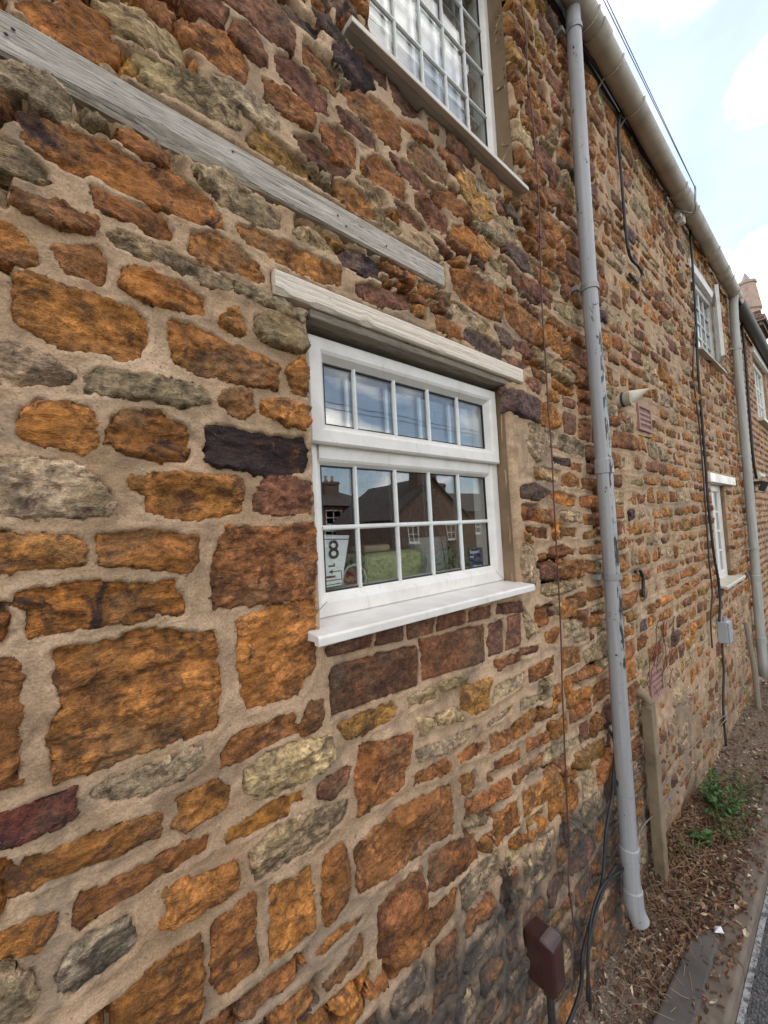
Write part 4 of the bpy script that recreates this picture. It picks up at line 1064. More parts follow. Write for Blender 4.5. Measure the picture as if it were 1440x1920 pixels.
def leaves():
    rr = np.random.default_rng(31); V = []; F = []; cs = []; b = 0
    me = bpy.data.meshes.new('leaf_litter')
    for i in range(5600):
        if i < 3800: u_ = rr.normal(2.3, 0.40); y_ = -abs(rr.normal(0.12, 0.07))
        else: u_ = rr.uniform(1.3, 5.2); y_ = -0.31*rr.random()
        if y_ < -0.315 or u_ < 1.2: continue
        pile = 0.035*math.exp(-((u_-2.25)/0.4)**2)*rr.random()
        z_ = (sz(u_, y_)+0.003+pile) if y_ > -0.232 else 0.004
        l = rr.uniform(0.005, 0.017); w = l*rr.uniform(0.3, 0.6); a_ = rr.random()*6.28; t1 = rr.normal(0, 0.5); t2 = rr.normal(0, 0.6)
        R_ = np.array(Matrix.Rotation(a_, 3, 'Z') @ Matrix.Rotation(t1, 3, 'X') @ Matrix.Rotation(t2, 3, 'Y'))
        cu = rr.uniform(0.1, 0.5)*l
        p = np.array([(-l,0,0),(-l*.2,-w,cu),(l*.3,-w*.8,cu),(l,0,-cu*.4),(l*.3,w*.8,cu),(-l*.2,w,cu),(0,0,-cu*.3)])@R_.T+np.array([u_, y_, z_])
        V += p.tolist(); F += [tuple(k+b for k in t) for t in ((0,1,6),(1,2,6),(2,3,6),(3,4,6),(4,5,6),(5,0,6))]; b += 7
        g = rr.random(); col = np.array([0.165,0.082,0.048]) if g < .52 else (np.array([0.24,0.135,0.075]) if g < .88 else np.array([0.50,0.40,0.28]))
        cs += [(*(col*rr.uniform(.5,1.5)), 1)]*7
    me.from_pydata(V, [], F); me.update(); at = me.attributes.new('tint', 'FLOAT_COLOR', 'POINT'); at.data.foreach_set('color', np.array(cs, np.float32).ravel())
    tag(link('leaf_litter', me, attr_mat('leaf_mat')), 'drift of brown dead leaves at the foot of the wall', 'leaves', kind='stuff')
def stalks():
    rr = np.random.default_rng(41); m = MB()
    for i in range(900):
        if i < 640: u_ = rr.normal(2.35, 0.42); y_ = -abs(rr.normal(0.09, 0.06))
        else: u_ = rr.uniform(1.3, 5.0); y_ = -0.24*rr.random()
        if y_ < -0.26 or u_ < 1.2: continue
        z_ = sz(u_, max(y_, -0.25))
        l = rr.uniform(0.03, 0.11); a_ = rr.random()*6.28; el = rr.uniform(-0.1, 0.7) if rr.random() < .8 else rr.uniform(.7, 1.4)
        d_ = Vector((math.cos(a_)*math.cos(el), math.sin(a_)*math.cos(el), math.sin(el)))
        if y_+d_.y*l > -0.01: d_.y = -abs(d_.y)
        p = Vector((u_, y_, z_+0.004+0.02*rr.random())); q = p+d_*l*0.5+Vector((rr.normal(0,.006), rr.normal(0,.006), 0.006)); m.tube([p, q, p+d_*l], [0.0011, 0.0009, 0.0005], 4, cap=False)
    tag(m.build('dry_stalks', simple('dry_straw', (0.30, 0.20, 0.115), 0.9, 0.5, 8)), 'tangle of dry straw and dead stalks by the downpipe', 'stalks', kind='stuff')
pebbles(); leaves(); stalks()

M_LEAF = simple('green_weed_leaf', (0.050, 0.115, 0.022), 0.6, 0.35, 40); M_LEAFD = simple('yellowing_weed_leaf', (0.105, 0.115, 0.035), 0.7, 0.3, 40)
M_STEM = simple('weed_stem', (0.10, 0.085, 0.04), 0.8)
def weed(name, loc, n, h, spread, leaf, mat, label, seed):
    rr = np.random.default_rng(seed); t = empty(name, loc); tag(t, label, 'weed', 'weeds growing from the soil strip')
    ms = MB(); ml = MB()
    for i in range(n):
        a_ = rr.random()*6.28; r_ = spread*rr.random()**.6; hh = h*rr.uniform(.5, 1)
        tip = Vector((math.cos(a_)*r_, min(math.sin(a_)*r_, 0.05), hh)); p = Vector((tip.x*.15, tip.y*.15, 0)); mid = p*.5+tip*.5+Vector((0, 0, hh*.15))
        ms.tube([p, mid, tip], [0.0016, 0.0012, 0.0007], 5, cap=False)
        for k in range(rr.integers(4, 8)):
            s_ = rr.uniform(.35, 1); c = p*(1-s_)+tip*s_+Vector((0, 0, .1*hh*(1-s_))); b_ = rr.random()*6.28; e_ = rr.uniform(-.2, .8); l = leaf*rr.uniform(.6, 1.2); w = l*.34
            d_ = Vector((math.cos(b_)*math.cos(e_), math.sin(b_)*math.cos(e_), math.sin(e_))); sd = d_.cross(Vector((0, 0, 1))).normalized(); up = sd.cross(d_)
            ml.add([c, c+d_*l*.35-sd*w+up*.12*l, c+d_*l*.75-sd*w*.7+up*.1*l, c+d_*l-up*.12*l, c+d_*l*.75+sd*w*.7+up*.1*l, c+d_*l*.35+sd*w+up*.12*l, c+d_*l*.5-up*.04*l], [(0,1,6),(1,2,6),(2,3,6),(3,4,6),(4,5,6),(5,0,6)])
    ms.build('stem', M_STEM, t); o = ml.build('leaves', mat, t); o['kind'] = 'stuff'
def gz2(u_, y_): return float(soil_z(np.array([u_]), np.array([y_]))[0])
weed('leafy_weed', (2.74, -0.115, gz2(2.74, -.115)), 60, 0.17, 0.19, 0.030, M_LEAF, 'bushiest bright green weed in the soil strip beyond the downpipe', 1)
weed('broadleaf_weed', (2.38, -0.10, gz2(2.38, -.10)), 9, 0.08, 0.05, 0.046, M_LEAF, 'small broad-leaved green weed nearest the tan boxed pipe', 2)
weed('straggly_weed', (2.25, -0.06, gz2(2.25, -.06)), 9, 0.06, 0.08, 0.016, M_LEAFD, 'low straggly yellowing weed at the foot of the tan boxed pipe', 3)
weed('grassy_weed', (2.55, -0.17, gz2(2.55, -.17)), 30, 0.14, 0.16, 0.022, M_LEAFD, 'scruffy yellow-green weed between the bushy weed and the kerb', 5)
weed('trailing_weed', (3.05, -0.15, gz2(3.05, -.15)), 26, 0.09, 0.20, 0.020, M_LEAFD, 'flat yellow-green weed near the kerb furthest along', 4)
# red creeper on the wall above the vent
t = empty('creeper', (2.22, -0.01, 0.62)); tag(t, 'thin dead reddish creeper on the wall around the lower air brick', 'creeper')
m = MB(); ml = MB(); rr = np.random.default_rng(8)
for i in range(9):
    p = Vector((rr.uniform(-.08, .22), -0.006, rr.uniform(.05, .3))); pts = [p]
    for k in range(6): pts.append(pts[-1]+Vector((rr.normal(.02, .03), rr.normal(-.002, .006), rr.uniform(.02, .06))))
    for q in pts: q.y = min(q.y, -0.008)
    m.tube(pts, 0.0014, 4, cap=False)
    for q in pts[1::2]:
        b_ = rr.random()*6.28; l = rr.uniform(.012, .028); d_ = Vector((math.cos(b_), -.35, math.sin(b_))).normalized(); s_ = d_.cross(Vector((0, 1, 0))).normalized()*l*.35
        ml.add([q, q+d_*l*.5+s_, q+d_*l, q+d_*l*.5-s_], [(0, 1, 2, 3)])
m.build('stem', simple('red_stem', (0.10, 0.03, 0.025), 0.8), t); ml.build('leaves', simple('red_leaf', (0.16, 0.035, 0.03), 0.7, .5, 30), t)['kind'] = 'stuff'
m = MB(); m.add([(1.955, -0.232, 0.007), (1.985, -0.226, 0.010), (1.995, -0.245, 0.012), (1.975, -0.258, 0.008), (1.972, -0.240, 0.018)], [(0, 1, 4), (1, 2, 4), (2, 3, 4), (3, 0, 4)])
tag(m.build('paper_scrap', simple('white_paper', (0.75, 0.74, 0.76), 0.8, .05)), 'crumpled white paper scrap lying on the kerb', 'litter')

# ------------------------------------------------------------------ cables and fittings on the wall
def cable(name, pts, r, mat, label, cat='cable', k=4, clips=0):
    m = MB(); P = smooth_path(pts, k); m.tube(P, r, 7)
    if not clips: return tag(m.build(name, mat, smooth=True), label, cat)
    t = empty(name, pts[0]); tag(t, label, cat); o = m.build('wire', mat, None, smooth=True); o.parent = t; o.matrix_parent_inverse = Matrix.Translation(-Vector(pts[0]))
    for i in range(clips, len(P)-2, clips):
        p = P[i]; mm = MB(); mm.box(p.x-.006, p.x+.006, p.y-r-.002, p.y+.004, p.z-.004, p.z+.004); c = mm.build('clip', mat, t); c.matrix_parent_inverse = Matrix.Translation(-Vector(pts[0]))
    return t
def off(L_, y=-0.016): return [(p[0], y, p[1]) for p in L_]
cable('telephone_cable', off([(1.374,3.90),(1.374,3.687),(1.397,3.574),(1.385,3.388),(1.399,3.202),(1.402,3.074),(1.397,2.836),(1.377,2.638),(1.361,2.407),(1.361,2.245),(1.354,2.084),(1.356,1.907),(1.344,1.694),(1.337,1.466),(1.326,1.263),(1.307,1.067),(1.294,.857),(1.283,.687),(1.277,.552),(1.257,.478),(1.266,.389),(1.269,.319),(1.257,.29)], -0.019), 0.0026, M_RED, 'thin red-brown cable running down the wall left of the grey downpipe', clips=13)
cable('black_cable', off([(1.63,.836),(1.682,.755),(1.642,.637),(1.622,.585),(1.542,.486),(1.494,.36),(1.426,.309),(1.331,.248),(1.295,.204),(1.273,.137),(1.184,.10),(1.035,.09)], -0.026), 0.0060, M_BLK, 'thicker black cable looping down to the ground behind the grey downpipe')
cable('black_cable', off([(1.642,.637),(1.666,.544),(1.683,.413),(1.688,.308),(1.548,.338),(1.448,.359),(1.365,.329),(1.32,.255),(1.285,.10)], -0.040), 0.0045, M_BLK, 'thinner black cable kinking sideways at the foot of the grey downpipe')
cable('black_cable', [(1.60,-.03,.34),(1.50,-.035,.345),(1.41,-.035,.31),(1.345,-.035,.25),(1.315,-.035,.19),(1.30,-.04,.06)], 0.0050, M_BLK, 'black cable bundled lowest against the wall beside the brown meter cover')
cable('hanging_cable', off([(2.72,3.93),(2.655,3.95),(2.504,3.955),(2.414,3.925),(2.35,3.736),(2.343,3.487),(2.337,3.214),(2.369,3.078),(2.50,3.07),(2.553,3.04),(2.45,2.965),(2.34,2.965)], -0.022), 0.0075, M_BLK, 'black cable hanging from the eaves with a hooked loose end', clips=9)
cable('eaves_cable', [(u, -0.022+0.004*math.sin(u*5), 3.945+0.012*math.sin(u*3.1)) for u in np.linspace(1.85, 5.3, 24)], 0.0075, M_BLK, 'black cable running along the wall under the cream gutter')
cable('black_cable', off([(3.85,3.94),(3.835,3.712),(3.794,3.338),(3.734,2.98),(3.689,2.761),(3.668,2.349),(3.646,1.986),(3.623,1.709),(3.65,1.356),(3.713,1.173),(3.71,.998),(3.62,.88)], -0.022), 0.0085, M_BLK, 'long black cable dropping past both distant windows to the grey box', clips=9)
cable('thin_cable', off([(3.74,3.1),(3.543,2.688),(3.588,2.298),(3.556,1.786),(3.51,1.329),(3.517,1.103),(3.405,.937),(3.376,.745)], -0.018), 0.005, M_BLK, 'thin dark cable with a cut end left of the grey box')
cable('lead_out_cable', off([(3.68,.73),(3.646,.65),(3.629,.516),(3.514,.291),(3.50,.05)], -0.02), 0.0075, M_BLK, 'black cable dropping from the grey box to the ground')
cable('white_cable', [(2.10,-.03,.33),(2.147,-.032,.373),(2.601,-.032,.365),(3.139,-.034,.318),(3.385,-.034,.284),(3.6,-.03,.24)], 0.0028, M_WHC, 'upper of two grimy white cables sagging along the foot of the wall')
cable('white_cable', [(1.735,-.032,.30),(1.80,-.035,.33),(1.888,-.035,.345),(2.153,-.035,.309),(2.68,-.036,.276),(3.191,-.038,.266),(3.5,-.03,.23)], 0.0028, M_WHC, 'lower of two grimy white cables sagging along the foot of the wall')
cable('hose_stub', off([(2.075,1.40),(2.12,1.408),(2.154,1.385),(2.168,1.345),(2.150,1.27)], -0.020), 0.008, M_BLK, 'short black hose stub curling out of the wall right of the downpipe', 'hose')
cable('black_cable', off([(5.98,3.9),(5.961,3.752),(5.946,3.283),(5.875,2.841),(5.808,2.234),(5.90,2.02)], -0.03), 0.013, M_BLK, 'black cable running down the brick house to the floodlight')

M_BROWN = simple('brown_glossy_plastic', (0.050, 0.020, 0.017), 0.28, .1, 20, dirt=(0.12, 0.085, 0.06), dirt_amt=.35)
# semi-sunk meter cover: a domed box leaning on the foot of the wall
t = empty('meter_cover', (1.06, -0.050, 0.0)); tag(t, 'dark brown plastic meter cover at the foot of the wall', 'meter box')
def dome(w, h, d, n=9):
    vs = []; fs = []
    for j in range(n+1):
        for i in range(n+1):
            x = -1+2*i/n; y = -1+2*j/n; sx = math.copysign(abs(x)**.72, x); sy = math.copysign(abs(y)**.72, y)
            k = max(abs(x), abs(y)); prof = (1-max(0, (k-.72)/.28)**2*1.0)
            vs.append((sx*w/2, -d*prof if k < 1 else 0.0, sy*h/2))
    for j in range(n):
        for i in range(n): a_ = j*(n+1)+i; fs.append((a_, a_+1, a_+n+2, a_+n+1))
    return vs, fs
m = MB(); vs, fs = dome(0.064, 0.15, 0.036, 14); m.add(vs, fs); o = m.build('lid', M_BROWN, t, smooth=True); o.location = (0, 0.004, 0.395)
m = MB(); m.box(-.031, .031, 0.003, .06, .325, .464); m.build('back_box', M_BROWN, t, bevel=.006)
m = MB(); m.tube([(0.01, .01, .335), (.012, .012, .18), (.02, .02, .02)], .011, 10); m.build('supply_pipe', M_BLK, t)
M_GBOX = simple('grey_plastic_box', (0.36, 0.38, 0.41), 0.45, .06)
t = empty('junction_box', (3.70, -0.02, 0.80)); tag(t, 'small pale grey junction box on the wall below the distant window', 'junction box')
m = MB(); m.box(-.055, .055, -.04, .02, -.085, .070); m.build('box_body', M_GBOX, t, bevel=.006)
m = MB(); m.box(-.050, .050, -.050, -.0405, -.080, .065); m.build('box_lid', M_GBOX, t, bevel=.004)
m = MB(); m.tube([(0, -.02, .0705), (0, -.02, .097)], .014, 10); m.build('cable_gland', M_GBOX, t)
# flue cowl
M_COWL = simple('cream_flue_plastic', (0.55, 0.50, 0.40), 0.45, .12, 20, dirt=(0.10, 0.08, 0.06), dirt_amt=.5)
t = empty('flue_cowl', (2.10, 0.0, 2.235)); tag(t, 'cream flue outlet with a beak-shaped cowl right of the downpipe', 'flue')
m = MB(); m.tube([(0, .02, 0), (0, -.055, 0), (0, -.058, 0)], [.034, .034, .034], 18); m.build('flue_pipe', M_COWL, t, smooth=False)
m = MB(); m.tube([(0, -.018, 0), (0, -.028, 0)], .037, 18); m.build('flue_ring', M_GUTD, t)
m = MB(); ring = [(.0355*math.cos(k*math.pi/9), -.052+.006*math.cos(k*math.pi/9), .0355*math.sin(k*math.pi/9)) for k in range(18)]
tip = (0.085, -0.115, 0.045); m.add(ring+[tip], [(k, (k+1) % 18, 18) for k in range(18)]); m.build('beak', M_COWL, t)
# air bricks
M_AIR = simple('pink_terracotta', (0.36, 0.205, 0.17), 0.8, .12, 30); M_HOLE = simple('vent_hole_dark', (0.03, 0.015, 0.018), 0.9)
def air_brick(u, z, w, h, label):
    t = empty('air_brick', (u, 0, z)); tag(t, label, 'air brick', 'terracotta air bricks')
    m = MB(); nx, nz = 7, 4; fx, fz = .016, .018; cw = (w-2*fx)/nx; ch = (h-2*fz)/nz
    m.box(-w/2, w/2, -.010, .03, h/2-fz, h/2); m.box(-w/2, w/2, -.010, .03, -h/2, -h/2+fz); m.box(-w/2, -w/2+fx, -.010, .03, -h/2+fz, h/2-fz); m.box(w/2-fx, w/2, -.010, .03, -h/2+fz, h/2-fz)
    m.build('vent_frame', M_AIR, t)
    m = MB()
    for i in range(1, nx): m.box(-w/2+fx+i*cw-.004, -w/2+fx+i*cw+.004, -.006, .012, -h/2+fz, h/2-fz)
    m.build('vent_bars', M_AIR, t); m = MB()
    for j in range(1, nz): m.box(-w/2+fx, w/2-fx, -.0075, .012, -h/2+fz+j*ch-.007, -h/2+fz+j*ch+.007)
    m.build('cross_bars', M_AIR, t)
    m = MB(); m.box(-w/2+fx, w/2-fx, -.0015, .029, -h/2+fz, h/2-fz); m.build('vent_back', M_HOLE, t)
air_brick(2.445, 2.197, 0.205, 0.145, 'upper pink terracotta air brick beside the flue cowl')
air_brick(2.285, 0.825, 0.185, 0.145, 'lower pink terracotta air brick at the head of the tan boxed pipe')
# boxed tan drain
M_TAN = simple('tan_trunking', (0.27, 0.205, 0.13), 0.6, .15, 14, dirt=(0.08, 0.06, 0.045), dirt_amt=.7, dscale=6)
t = empty('boxed_pipe', (2.03, -0.03, 0.0)); tag(t, 'tan square trunking rising from the soil to an elbow beside the downpipe', 'trunking')
m = MB(); m.box(-.024, .024, -.034, .012, .03, .80); o = m.build('trunking', M_TAN, t, bevel=.004)
m = MB(); m.tube([(0, -.012, .79), (0, -.012, .82), (-.002, -.004, .838), (-.006, .012, .850), (-.008, .05, .853)], .021, 14); m.build('elbow', M_TAN, t, smooth=True)
m = MB(); m.tube([(0, -.012, .795), (0, -.012, .815)], .026, 14); m.build('elbow_collar', M_TAN, t)
t = empty('timber_stake', (4.43, -.07, 0)); tag(t, 'weathered timber stake leaning by the far downpipe', 'stake')
m = MB(); m.tube([(0.02, 0, 0), (0.01, .0, .35), (0, .025, .72)], [.02, .02, .017], 8); m.build('shaft', M_SOFFIT, t)
# service wire bracket and twin overhead wires
M_WIRE = simple('weathered_service_wire', (0.22, 0.21, 0.20), 0.6)
t = empty('wire_bracket', (3.45, 0, 3.86)); tag(t, 'hooked steel wire bracket with white insulators under the gutter', 'bracket')
m = MB(); m.tube(smooth_path([(.05, 0, .03), (.02, -.05, .0), (-.12, -.11, -.12), (-.28, -.165, -.24), (-.37, -.195, -.275), (-.385, -.20, -.22), (-.36, -.20, -.155)], 5), .0055, 8); m.build('hook_arm', M_STEEL, t, smooth=True)
m = MB(); m.tube([(-.36+.014*math.cos(k*.5236), -.20, -.14+.014*math.sin(k*.5236)) for k in range(13)], .0035, 6); m.build('eye', M_STEEL, t)
m = MB(); m.box(.02, .07, -.045, -.0, -.02, .05); m.build('insulator', M_PVC, t, bevel=.008); m = MB(); m.box(.09, .135, -.05, -.0, -.035, .035); m.build('insulator', M_PVC, t, bevel=.008)
for dz, dy, lab in ((0, 0, 'lower of the twin overhead service wires running above the gutter'), (.028, -.012, 'upper of the twin overhead service wires running above the gutter')):
    a_ = Vector((3.085, -.20, 3.722+dz*.2)); b_ = Vector((-9.0, -.24+dy*3, 4.05+dz*4)); P = [a_*(1-s)+b_*s-Vector((0, 0, .06*4*s*(1-s))) for s in np.linspace(0, 1, 24)]
    m = MB(); m.tube(P, .0017, 6); tag(m.build('service_wire', M_WIRE), lab, 'wire')

# ------------------------------------------------------------------ things in the lower window
def text_mesh(txt, size, mat, name, parent, loc, rot, depth=0.0):
    cu = bpy.data.curves.new(name, 'FONT'); cu.body = txt; cu.size = size; cu.align_x = 'CENTER'; cu.align_y = 'CENTER'; cu.offset = size*0.012
    ob = bpy.data.objects.new(name, cu); COL.objects.link(ob); dg = bpy.context.evaluated_depsgraph_get()
    me = bpy.data.meshes.new_from_object(ob.evaluated_get(dg)); bpy.data.objects.remove(ob)
    o = link(name, me, mat, parent); o.location = loc; o.rotation_euler = rot; return o
M_PAPER = simple('white_card', (0.85, 0.86, 0.88), 0.7, .03); M_INK = simple('black_ink', (0.015, 0.015, 0.017), 0.6, .02); M_REDINK = simple('dark_red_ink', (0.16, 0.012, 0.020), 0.6, .02)
M_NAVY = simple('navy_sticker', (0.012, 0.016, 0.075), 0.35, .05); M_WINK = simple('white_ink', (0.75, 0.76, 0.80), 0.5, .02)
ys = 0.0895
t = empty('number_sign', (0.49, ys, 1.60)); tag(t, 'white paper sign with an 8 and an arrow taped inside the lower window', 'sign')
X = lambda u: u-0.49
Zz = lambda z: z-1.60
def flat(pts, y=0.0, d=0.0008):
    m = MB(); n = len(pts); m.add([(p[0], y, p[1]) for p in pts]+[(p[0], y+d, p[1]) for p in pts], [tuple(range(n)), tuple(range(2*n-1, n-1, -1))]+[(i, i+n, (i+1) % n+n, (i+1) % n) for i in range(n)]); return m
flat([(-.050, -.066), (.012, -.066), (.041, .052), (-.052, .058)]).build('card', M_PAPER, t)
flat([(-.050, .0465), (.0385, .0415), (.0382, .0435), (-.050, .0485)], -.0006, .0004).build('rule_line', M_INK, t)
flat([(-.050, -.0625), (.0125, -.0615), (.013, -.0598), (-.050, -.0608)], -.0006, .0004).build('rule_line', M_INK, t)
text_mesh('8', .062, M_INK, 'figure_eight', t, (-.006, -.0008, .018), (math.radians(90), 0, 0))
flat([(-.022, -.020), (-.004, -.020), (-.004, -.012), (-.008, -.012), (-.008, -.016), (-.022, -.016)], -.0006, .0004).build('small_figure', M_INK, t)
m = flat([(-.012, -.0305), (.014, -.0305), (.014, -.0525), (-.032, -.0525), (-.032, -.0505), (.012, -.0505), (.012, -.0325), (-.012, -.0325)], -.0006, .0004); m.build('arrow_line', M_INK, t)
flat([(-.022, -.0315), (-.011, -.0265), (-.011, -.0365)], -.0006, .0004).build('arrow_head', M_INK, t)
flat([(-.040, -.0455), (-.004, -.0455), (-.004, -.0405), (-.040, -.0405)], -.0006, .0004).build('red_bar', M_REDINK, t)
t = empty('window_sticker', (1.022, ys, 1.553)); tag(t, 'navy sticker reading Support our Lifeboats in the lower window', 'sticker')
flat([(-.036, -.037), (.036, -.037), (.036, .034), (-.036, .034)]).build('sticker_film', M_NAVY, t)
for tx, x, z in (('Support', -.006, .022), ('our', -.022, .008), ('Lifeboats', .0, -.025)): text_mesh(tx, .0150, M_WINK, 'lettering', t, (x, -.0008, z), (math.radians(90), 0, 0))
flat([(-.034, -.0345), (.034, -.0345), (.034, -.0335), (-.034, -.0335)], -.0006, .0004).build('rule_line', M_WINK, t)
# white planter with drooping dry leaves
t = empty('planter', (1.12, .40, 1.462)); tag(t, 'white plant pot with drooping dry leaves inside the lower window', 'plant pot')
m = MB(); m.tube([(0, 0, .0), (0, 0, .02), (0, 0, .16), (0, 0, .162), (0, 0, .14)], [.085, .09, .105, .098, .09], 24); m.build('pot', simple('white_glaze', (0.55, 0.55, 0.53), 0.4, .08, 20), t, smooth=False)
rr = np.random.default_rng(4); m = MB()
for i in range(46):
    a_ = rr.random()*6.28; r_ = rr.uniform(.06, .17); hh = rr.uniform(.10, .24); c_, s_ = math.cos(a_), math.sin(a_)
    P = [Vector((c_*r_*f, s_*r_*f, .15+hh*(1-(2*f-1)**2)-(.10*f*f))) for f in np.linspace(0, 1, 7)]; w = Vector((-s_, c_, 0))*rr.uniform(.002, .005)
    vs = [];
    for k_, p in enumerate(P): q = 1-abs(k_/6*2-1)*.7; vs += [p-w*q, p+w*q]
    m.add(vs, [(2*k_, 2*k_+1, 2*k_+3, 2*k_+2) for k_ in range(6)])
m.build('dry_leaves', simple('dead_leaf', (0.085, 0.055, 0.035), 0.8, .4, 20), t)['kind'] = 'stuff'
t = empty('bread_bin', (0.875, .37, 1.462)); tag(t, 'pale yellow rounded tin standing inside the lower window', 'tin')
m = MB(); m.box(-.14, .115, -.07, .08, .0, .125); m.build('tin_body', simple('pale_yellow_enamel', (0.50, 0.50, 0.25), 0.35, .05), t, bevel=.022, seg=4)
m = MB(); m.box(-.13, -.02, -.05, .06, .127, .150); m.build('tin_lid', simple('cream_lid', (0.45, 0.36, 0.24), 0.5, .1), t, bevel=.008)
t = empty('red_toy', (0.665, .36, 1.462)); tag(t, 'red and dark rounded object on the inner window ledge beside the sign', 'ornament')
m = MB(); m.box(-.06, .07, -.05, .05, 0, .075); m.build('red_body', simple('red_enamel', (0.28, 0.035, 0.025), 0.4, .1), t, bevel=.03, seg=4)
m = MB(); m.tube([(.02+.045*math.cos(k*.5236), -.058, .05+.045*math.sin(k*.5236)) for k in range(13)], .004, 6); m.build('white_hoop', M_PVC, t)
m = MB(); m.box(-.03, .03, -.03, .03, .076, .13); m.build('dark_top', M_GASKET, t, bevel=.015, seg=3)

# ------------------------------------------------------------------ the next house along and the chimney beyond
H2 = empty('brick_house', (5.42, 0, 0)); tag(H2, 'red-brown coursed stone house adjoining the far end of the cottage', 'house')
HB = []
z = 0.03
rr = np.random.default_rng(77); row = 0
while z < 4.0:
    h = rr.uniform(0.062, 0.085); u = 5.44 - rr.uniform(0, .1)
    while u < 9.6:
        w = rr.uniform(0.14, 0.26); a0, a1 = max(u, 5.43)+.008, u+w-.008; b0, b1 = z+.008+.003*rr.normal(), z+h-.008
        u += w
        if a1-a0 < .04: continue
        if a1 > 6.75 and a0 < 7.95 and b1 > 2.78 and b0 < 3.72: continue
        q = .006
        HB.append([(a0+q, b0), (a1-q, b0), (a1, b0+q), (a1, b1-q), (a1-q, b1), (a0+q, b1), (a0, b1-q), (a0, b0+q)])
    z += h; row += 1
parts = []
for i, P in enumerate(HB):
    r_ = stone_mesh(P, str(rr.choice(['b', 'r', 'b', 'o', 'r'])), 5000+i, 0.022, .010, y0=0.0, rough=.6, ragged=.003)
    if r_: parts.append(r_)
V, Q, col = join(parts)
m = MB(); op = (6.80, 7.90, 2.83, 3.66)
for bb in ((5.402, 10.0, 0, op[2]), (5.402, op[0], op[2], op[3]), (op[1], 10.0, op[2], op[3]), (5.402, 10.0, op[3], 4.1)): m.box(bb[0], bb[1], .001, .30, bb[2], bb[3])
w_ = m.build('wall', M_MORTAR, H2); w_.matrix_parent_inverse = Matrix.Translation((-5.42, 0, 0))
o = link('facing_bricks', mesh_np('facing_bricks', V, Q, col), M_STONE, H2); o['kind'] = 'stuff'; o.matrix_parent_inverse = Matrix.Translation((-5.42, 0, 0))
def p2(o): o.matrix_parent_inverse = Matrix.Translation((-5.42, 0, 0)); return o
win = empty('window', (0, 0, 0)); win.parent = H2; p2(win)
m = MB(); m.ring(op[0]+.003, op[1]-.003, op[2]+.003, op[3]-.003, [(0, .14), (0, .03), (.06, .03), (.07, .05), (.07, .14)]); m.build('frame', M_PVC, win)
glazing(win, op[0]+.07, op[1]-.07, op[2]+.07, op[3]-.07, .055, 4, 3, .025, dbl=False)
m = MB(); m.box(6.70, 8.0, -.03, .02, 3.662, 3.74); m.build('window_lintel', M_PVC, win); m = MB(); m.box(6.72, 7.98, -.06, .05, 2.79, 2.828); m.build('window_sill', M_PVC2, win)
p2(half_gutter('gutter', [(u, -.075, 3.84-.02*(u-5.4)) for u in np.linspace(5.40, 10, 12)], .058, M_GUTD, H2))
m = MB(); m.add([(5.41, -.07, 3.93), (10, -.07, 3.93), (10, 3.1, 6.1), (5.41, 3.1, 6.1), (5.41, -.07, 3.97), (10, -.07, 3.97), (10, 3.1, 6.14), (5.41, 3.1, 6.14)], [(0, 3, 2, 1), (4, 5, 6, 7), (0, 1, 5, 4), (1, 2, 6, 5), (2, 3, 7, 6), (3, 0, 4, 7)]); p2(m.build('roof', M_SLATE, H2))
# floodlight
t = empty('floodlight', (5.93, -.02, 1.96)); tag(t, 'black floodlight with white sensor on the house behind the far downpipe', 'floodlight')
m = MB(); m.box(-.09, .09, -.10, -.045, -.06, .05); o = m.build('lamp_head', M_GASKET, t, bevel=.008); o.rotation_euler = (math.radians(25), 0, 0)
m = MB(); m.box(-.075, .075, -.1045, -.1005, -.048, .038); o = m.build('lamp_glass', M_GLASS, t); o.rotation_euler = (math.radians(25), 0, 0)
m = MB(); m.box(-.02, .02, -.05, .02, -.01, .03); m.build('mounting_arm', M_GASKET, t); m = MB(); m.tube([(0, -.03, .09), (.02, -.07, .075)], [.03, .02], 10); m.build('sensor', M_PVC, t); m = MB(); m.box(-.02, .02, -.04, .02, .06, .13); m.build('sensor_base', M_PVC, t)

M_BRICK = None
def brick_mat(name, c0, c1, mort=(0.30, 0.25, 0.20)):
    m, nt, bs = nodes(name); T = NT(nt); v = T.pos()
    g = T.new('ShaderNodeNewGeometry'); sp = T.new('ShaderNodeSeparateXYZ'); T.L.new(g.outputs['Position'], sp.inputs[0])
    cb = T.new('ShaderNodeCombineXYZ'); T.L.new(T.math('ADD', sp.outputs[0], sp.outputs[1]), cb.inputs[0]); T.L.new(sp.outputs[2], cb.inputs[1])
    b = T.new('ShaderNodeTexBrick'); b.inputs['Scale'].default_value = 1.0; b.inputs['Brick Width'].default_value = .225; b.inputs['Row Height'].default_value = .075; b.inputs['Mortar Size'].default_value = .006
    b.inputs['Color1'].default_value = (*c0, 1); b.inputs['Color2'].default_value = (*c1, 1); b.inputs['Mortar'].default_value = (*mort, 1); T.L.new(cb.outputs[0], b.inputs['Vector'])
    nt.links.new(T.mix(1.0, b.outputs['Color'], T.ramp(T.noise(v, 5, 5), [(.3, .75), (.7, 1.15)]), 'MULTIPLY'), bs.inputs['Base Color']); bs.inputs['Roughness'].default_value = .9
    nt.links.new(T.bump(b.outputs['Fac'], -.5, .006), bs.inputs['Normal']); return m
M_BRICK = brick_mat('dark_brick', (0.11, 0.055, 0.04), (0.15, 0.075, 0.055)); M_RBRICK = brick_mat('red_brick', (0.20, 0.065, 0.038), (0.26, 0.095, 0.055))
M_POT = simple('terracotta_pot', (0.46, 0.335, 0.265), 0.85, .15, 8, dirt=(0.12, .08, .06), dirt_amt=.5)
